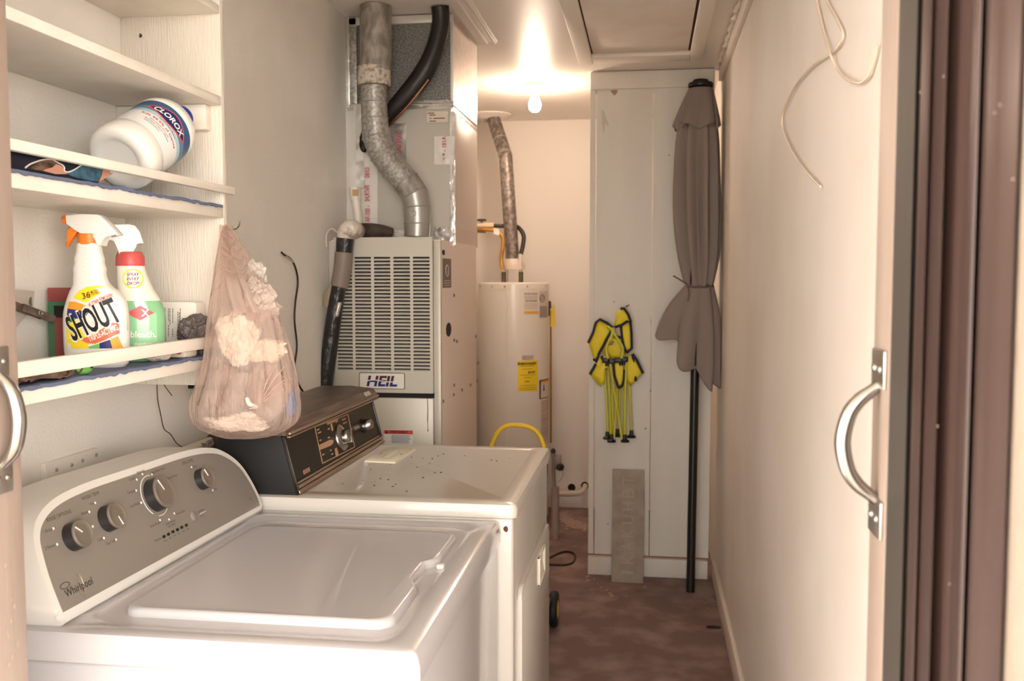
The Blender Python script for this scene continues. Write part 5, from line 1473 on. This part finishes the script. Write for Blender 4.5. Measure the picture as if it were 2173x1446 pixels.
cloth('arm_panel', [(415, 300), (500, 270), (510, 380), (512, 510), (465, 550), (440, 480), (425, 400)], -.025, [[1, 2, 3, 4], [0, 6, 5, 4]])
sp2 = cloth('seat_panel', [(290, 420), (350, 400), (420, 412), (455, 500), (465, 560), (420, 600), (340, 605), (270, 570), (240, 520)], .0, [[1, 2]])
cloth('seat_panel', [(240, 580), (330, 600), (345, 640), (280, 700), (265, 830), (215, 845), (135, 745), (190, 650)], -.012, [[7, 6], [0, 3]])
cloth('seat_panel', [(345, 610), (430, 600), (445, 700), (440, 800), (425, 850), (395, 870), (360, 760)], -.02, [[0, 6, 5], [2, 3, 4, 5]])
cloth('seat_panel', [(440, 590), (520, 560), (560, 620), (615, 735), (550, 805), (500, 850), (465, 800)], -.01, [[1, 2, 3], [1, 4]])
lw = MB()
FL = Frame(k_(305, 463, YH - .03), (1, 0, 0.12), (0, 0, 1))
lw.text('G+', .014, lambda u, v, h: FL(u - .034, v - .006, h), bold=.02, w=.018)
lw.text('DP', .019, lambda u, v, h: FL(u + .012, v, h), bold=.02, w=.026)
part('seat_lettering', lw, black_ink, sp2)
for pts in ([(290, 310), (335, 345), (330, 400), (295, 470), (285, 530), (300, 600)], [(348, 320), (355, 380), (390, 430), (425, 490), (432, 530), (420, 600)]):
    part('arm_tube', MB().tube([k_(x, y, YH - .045) for x, y in pts], .0068, 12, True, 5), ytube, fc)
for (x0, y0, x1, y1, dy) in ((265, 640, 300, 1310, .0), (300, 640, 325, 1300, .012), (318, 650, 425, 1330, -.03), (385, 860, 352, 1320, -.018), (460, 640, 448, 1310, -.022), (440, 700, 445, 1290, .01), (480, 640, 510, 1300, .004), (335, 700, 345, 1290, .02), (405, 700, 400, 1290, .02)):
    part('leg_tube', MB().cyl(k_(x0, y0, YH + dy), k_(x1, y1, YH + dy), .0062, n=12), ytube, fc)
for x, y, dy in ((285, 612, -.03), (330, 622, -.03), (395, 612, -.035), (445, 605, -.03)):
    part('hub_joint', MB().box(k_(x - 38, y, YH).x, k_(x + 38, y, YH).x, YH + dy - .012, YH + dy + .012, k_(x, y + 22, YH).z, k_(x, y - 22, YH).z, .004), black_plastic, fc)
for x, y in ((290, 655), (415, 650), (440, 645)):
    part('leg_socket', MB().cyl(k_(x, y - 20, YH - .03), k_(x, y + 14, YH - .03), .0085, n=12), black_plastic, fc)
for x, y, dy in ((330, 1345, -.03), (452, 1345, -.025), (385, 1295, .015), (510, 1305, .004), (292, 1318, .0)):
    mb = MB(); c = k_(x, y, YH + dy)
    mb.lathe([(.020, -.006), (.021, 0), (.018, .004), (.010, .008), (.0085, .03), (.0001, .031)], c, (0, 0, 1), 20)
    part('foot_cap', mb, black_plastic, fc)
mb = MB(); mb.cyl(at(1322, 662, Y=YP), at(1322, 660, Y=YP - .07), .004, n=8)
o = part('wall_peg', mb, steel, None, loc=at(1322, 661, Y=YP)); tag(o, 'metal peg on the partition holding up the yellow chair', 'peg')

# ================================================================== SLAB leaning on the partition
s0, s1 = at(1297, 1237, Z=0), at(1365, 1238, Z=0)
y0 = (s0.y + s1.y) / 2
st_ = at(1332, 998, Y=YP - .035)
FS = Frame((s0.x, y0, 0.0), (1, 0, 0), (0, st_.y - y0, st_.z))
LS = V((0, st_.y - y0, st_.z)).length
sw = s1.x - s0.x
slb = thing('concrete_slab', 'narrow grey concrete slab with embossed letters leaning on the partition', 'slab', (s0.x + sw / 2, y0, 0))
part('slab_body', MB().fbox(FS, 0, sw, 0, LS, -.028, 0, .003), mat('slab_grey', (172, 160, 146), .85, c2=(158, 146, 133), nscale=12, bump=.3, bscale=120), slb)
mb = MB()
for i, ch in enumerate('IKAKUHBT'):
    F = Frame(FS(sw * .5, LS * (.09 + i * .117), .0), FS.v, -FS.u)
    mb.text(ch, sw * .40, lambda u, v, h: F(u, v, .0006), w=LS * (.03 if ch == 'I' else .075))
part('embossed_letters', mb, mat('slab_letters', (178, 166, 151), .85, bump=.3, bscale=120), slb)
# ================================================================== small floor things
t = thing('hand_cart', 'cart with yellow arched handle and black wheel, mostly hidden behind the dryer', 'cart', (-.45, 3.6, 0))
yh = mat('handle_yellow', (238, 200, 50), .4)
hy = 3.42
part('handle', MB().tube([at(x, y, Y=hy) for x, y in ((1036, 975), (1046, 938), (1060, 914), (1080, 903), (1110, 904), (1132, 911), (1145, 925), (1154, 950), (1158, 985))], .0085, 14, True, 5), yh, t, 'yellow arched handle')
for sx in (1036, 1158):
    part('upright', MB().tube([at(sx, 984, Y=hy), V((-.53 if sx < 1100 else -.42, 3.7, .12))], .009, 10), mat('cart_grey', (90, 86, 82), .4, .4), t)
part('axle', MB().cyl((-.60, 3.82, .075), (-.36, 3.82, .075), .007, n=10), steel, t)
part('toe_plate', MB().box(-.57, -.38, 3.68, 3.80, .12, .135, .003), mat('cart_grey', (90, 86, 82), .4, .4), t)
for x in (-.585, -.372):
    wk = part('wheel', MB().lathe([(.045, -.017), (.066, -.017), (.0735, -.008), (.0735, .008), (.066, .017), (.045, .017)], (x, 3.82, .0745), (1, 0, 0), 40), black_rubber, t)
    part('wheel_hub', MB().lathe([(.046, -.012), (.046, .014), (.03, .019), (.012, .020), (.0001, .0205)], (x, 3.82, .0745), (1, 0, 0), 32), yh, wk, 'yellow wheel hub')
o = part('floor_cord', MB().tube([at(x, y, Z=.006) for x, y in ((1160, 1188), (1180, 1177), (1200, 1171), (1216, 1174), (1221, 1183), (1216, 1194), (1200, 1199), (1180, 1199), (1150, 1197))], .005, 10, True, 6), mat('cord_black', (38, 30, 28), .5), None, loc=at(1200, 1185, Z=0))
tag(o, 'loop of black cord on the floor between dryer and partition', 'cord')
dust = mat('dust_white', (176, 152, 142), .95)
def spill(name, pts, n, spread, smin, smax, m, seed, lab, cat):
    rr = random.Random(seed); mb = MB()
    for i in range(n):
        k = rr.random() * (len(pts) - 1); j = int(k); fr_ = k - j
        px = pts[j][0] * (1 - fr_) + pts[j + 1][0] * fr_; py = pts[j][1] * (1 - fr_) + pts[j + 1][1] * fr_
        c = at(px + rr.gauss(0, spread), py + rr.gauss(0, spread * .5), Z=0)
        if c.y > YB - .05 or (c.y > YP - .02 and c.x > -.28): continue
        r = rr.uniform(smin, smax)
        mb.lathe([(r, 0), (r * .6, r * .12), (.0001, r * .16)], c + V((0, 0, .0002)), (0, 0, 1), 6)
    o = part(name, mb, m, None, loc=at(pts[0][0], pts[0][1], Z=0), smooth=60)
    return tag(o, lab, cat, None, 'stuff')
spill('spilled_powder', [(1190, 1088), (1202, 1102), (1218, 1112), (1240, 1120)], 420, 8, .003, .016, dust, 3, 'pale powder spilled on the floor near the gas pipe', 'powder')
spill('floor_grit', [(1480, 1242), (1500, 1262), (1520, 1285)], 160, 9, .002, .010, mat('grit_grey', (150, 134, 126), .95), 5, 'pale grit on the floor by the umbrella foot', 'grit')
spill('floor_chips', [(1250, 1222), (1270, 1250), (1300, 1262), (1330, 1265), (1390, 1240)], 26, 14, .002, .007, mat('chip_pink', (206, 174, 156), .9), 8, 'small pale chips on the floor in front of the slab', 'chips')
o = part('dark_scrap', MB().ball(at(1514, 1331, Z=.004), .02, (1.5, .5, .22), 4, .4, 1, 2), mat('scrap_dark', (52, 38, 36), .9), None, loc=at(1514, 1331, Z=0))
tag(o, 'dark flat scrap on the floor near the right baseboard', 'scrap')
wp = bpy.data.objects['wall_partition']
nh = mat('nail_hole', (70, 58, 50), .8)
for x, y, r in ((1330, 650, .005), (1334, 648, .004), (1303, 641, .003), (1370, 910, .004), (1380, 830, .003), (1290, 1112, .003), (1275, 820, .003), (1420, 330, .003)):
    part('nail_hole', MB().lathe([(r, 0), (r * .8, .0006), (.0001, .0008)], at(x, y, Y=YP), (0, -1, 0), 8), nh, wp)
chip = MB(); chip.prism([at(x, y, Y=YP - .0001) for x, y in ((1295, 192), (1311, 191), (1309, 198), (1304, 203), (1300, 199))], (0, -.0012, 0))
part('chipped_paint', chip, mat('chip_brown', (168, 136, 116), .8), wp)
peel = MB(); peel.prism([at(x, y, Y=YP - .0001) for x, y in ((1276, 232), (1282, 238), (1292, 268), (1284, 262), (1281, 284), (1277, 262))], (0, -.0025, 0), .0006, 1)
part('peeling_paint', peel, mat('peel', (206, 198, 186), .6), wp)
# clear tubing looped on the right wall
tb_m = mat('clear_tube', (226, 208, 186), .15, spec=.7)  # opaque cream: the highlight of the clear tubing is put into the colour
XT = XR - .006
tw_ = lambda x, y, h=0: at(x, y, X=XT - h)
p = [tw_(1727, -40), tw_(1735, 10), tw_(1748, 65), tw_(1761, 112, .006), tw_(1775, 142), tw_(1795, 166), tw_(1822, 176), tw_(1842, 164), tw_(1853, 135), tw_(1862, 95)]
o = part('clear_tube', MB().tube(p, .0028, 10, True, 7), tb_m, None, loc=tw_(1790, 160)); tag(o, 'clear thin tube hanging in a U loop on the right wall', 'tube', None)
p = [tw_(1748, -30), tw_(1757, 5), tw_(1778, 45), tw_(1789, 72), tw_(1782, 95), tw_(1760, 116), tw_(1722, 143), tw_(1690, 180), tw_(1666, 228), tw_(1660, 258), tw_(1668, 292), tw_(1690, 335), tw_(1715, 368), tw_(1741, 396)]
o = part('clear_tube', MB().tube(p, .0026, 10, True, 7), tb_m, None, loc=tw_(1680, 260)); tag(o, 'clear thin tube curving down to a loose end on the right wall', 'tube', None)
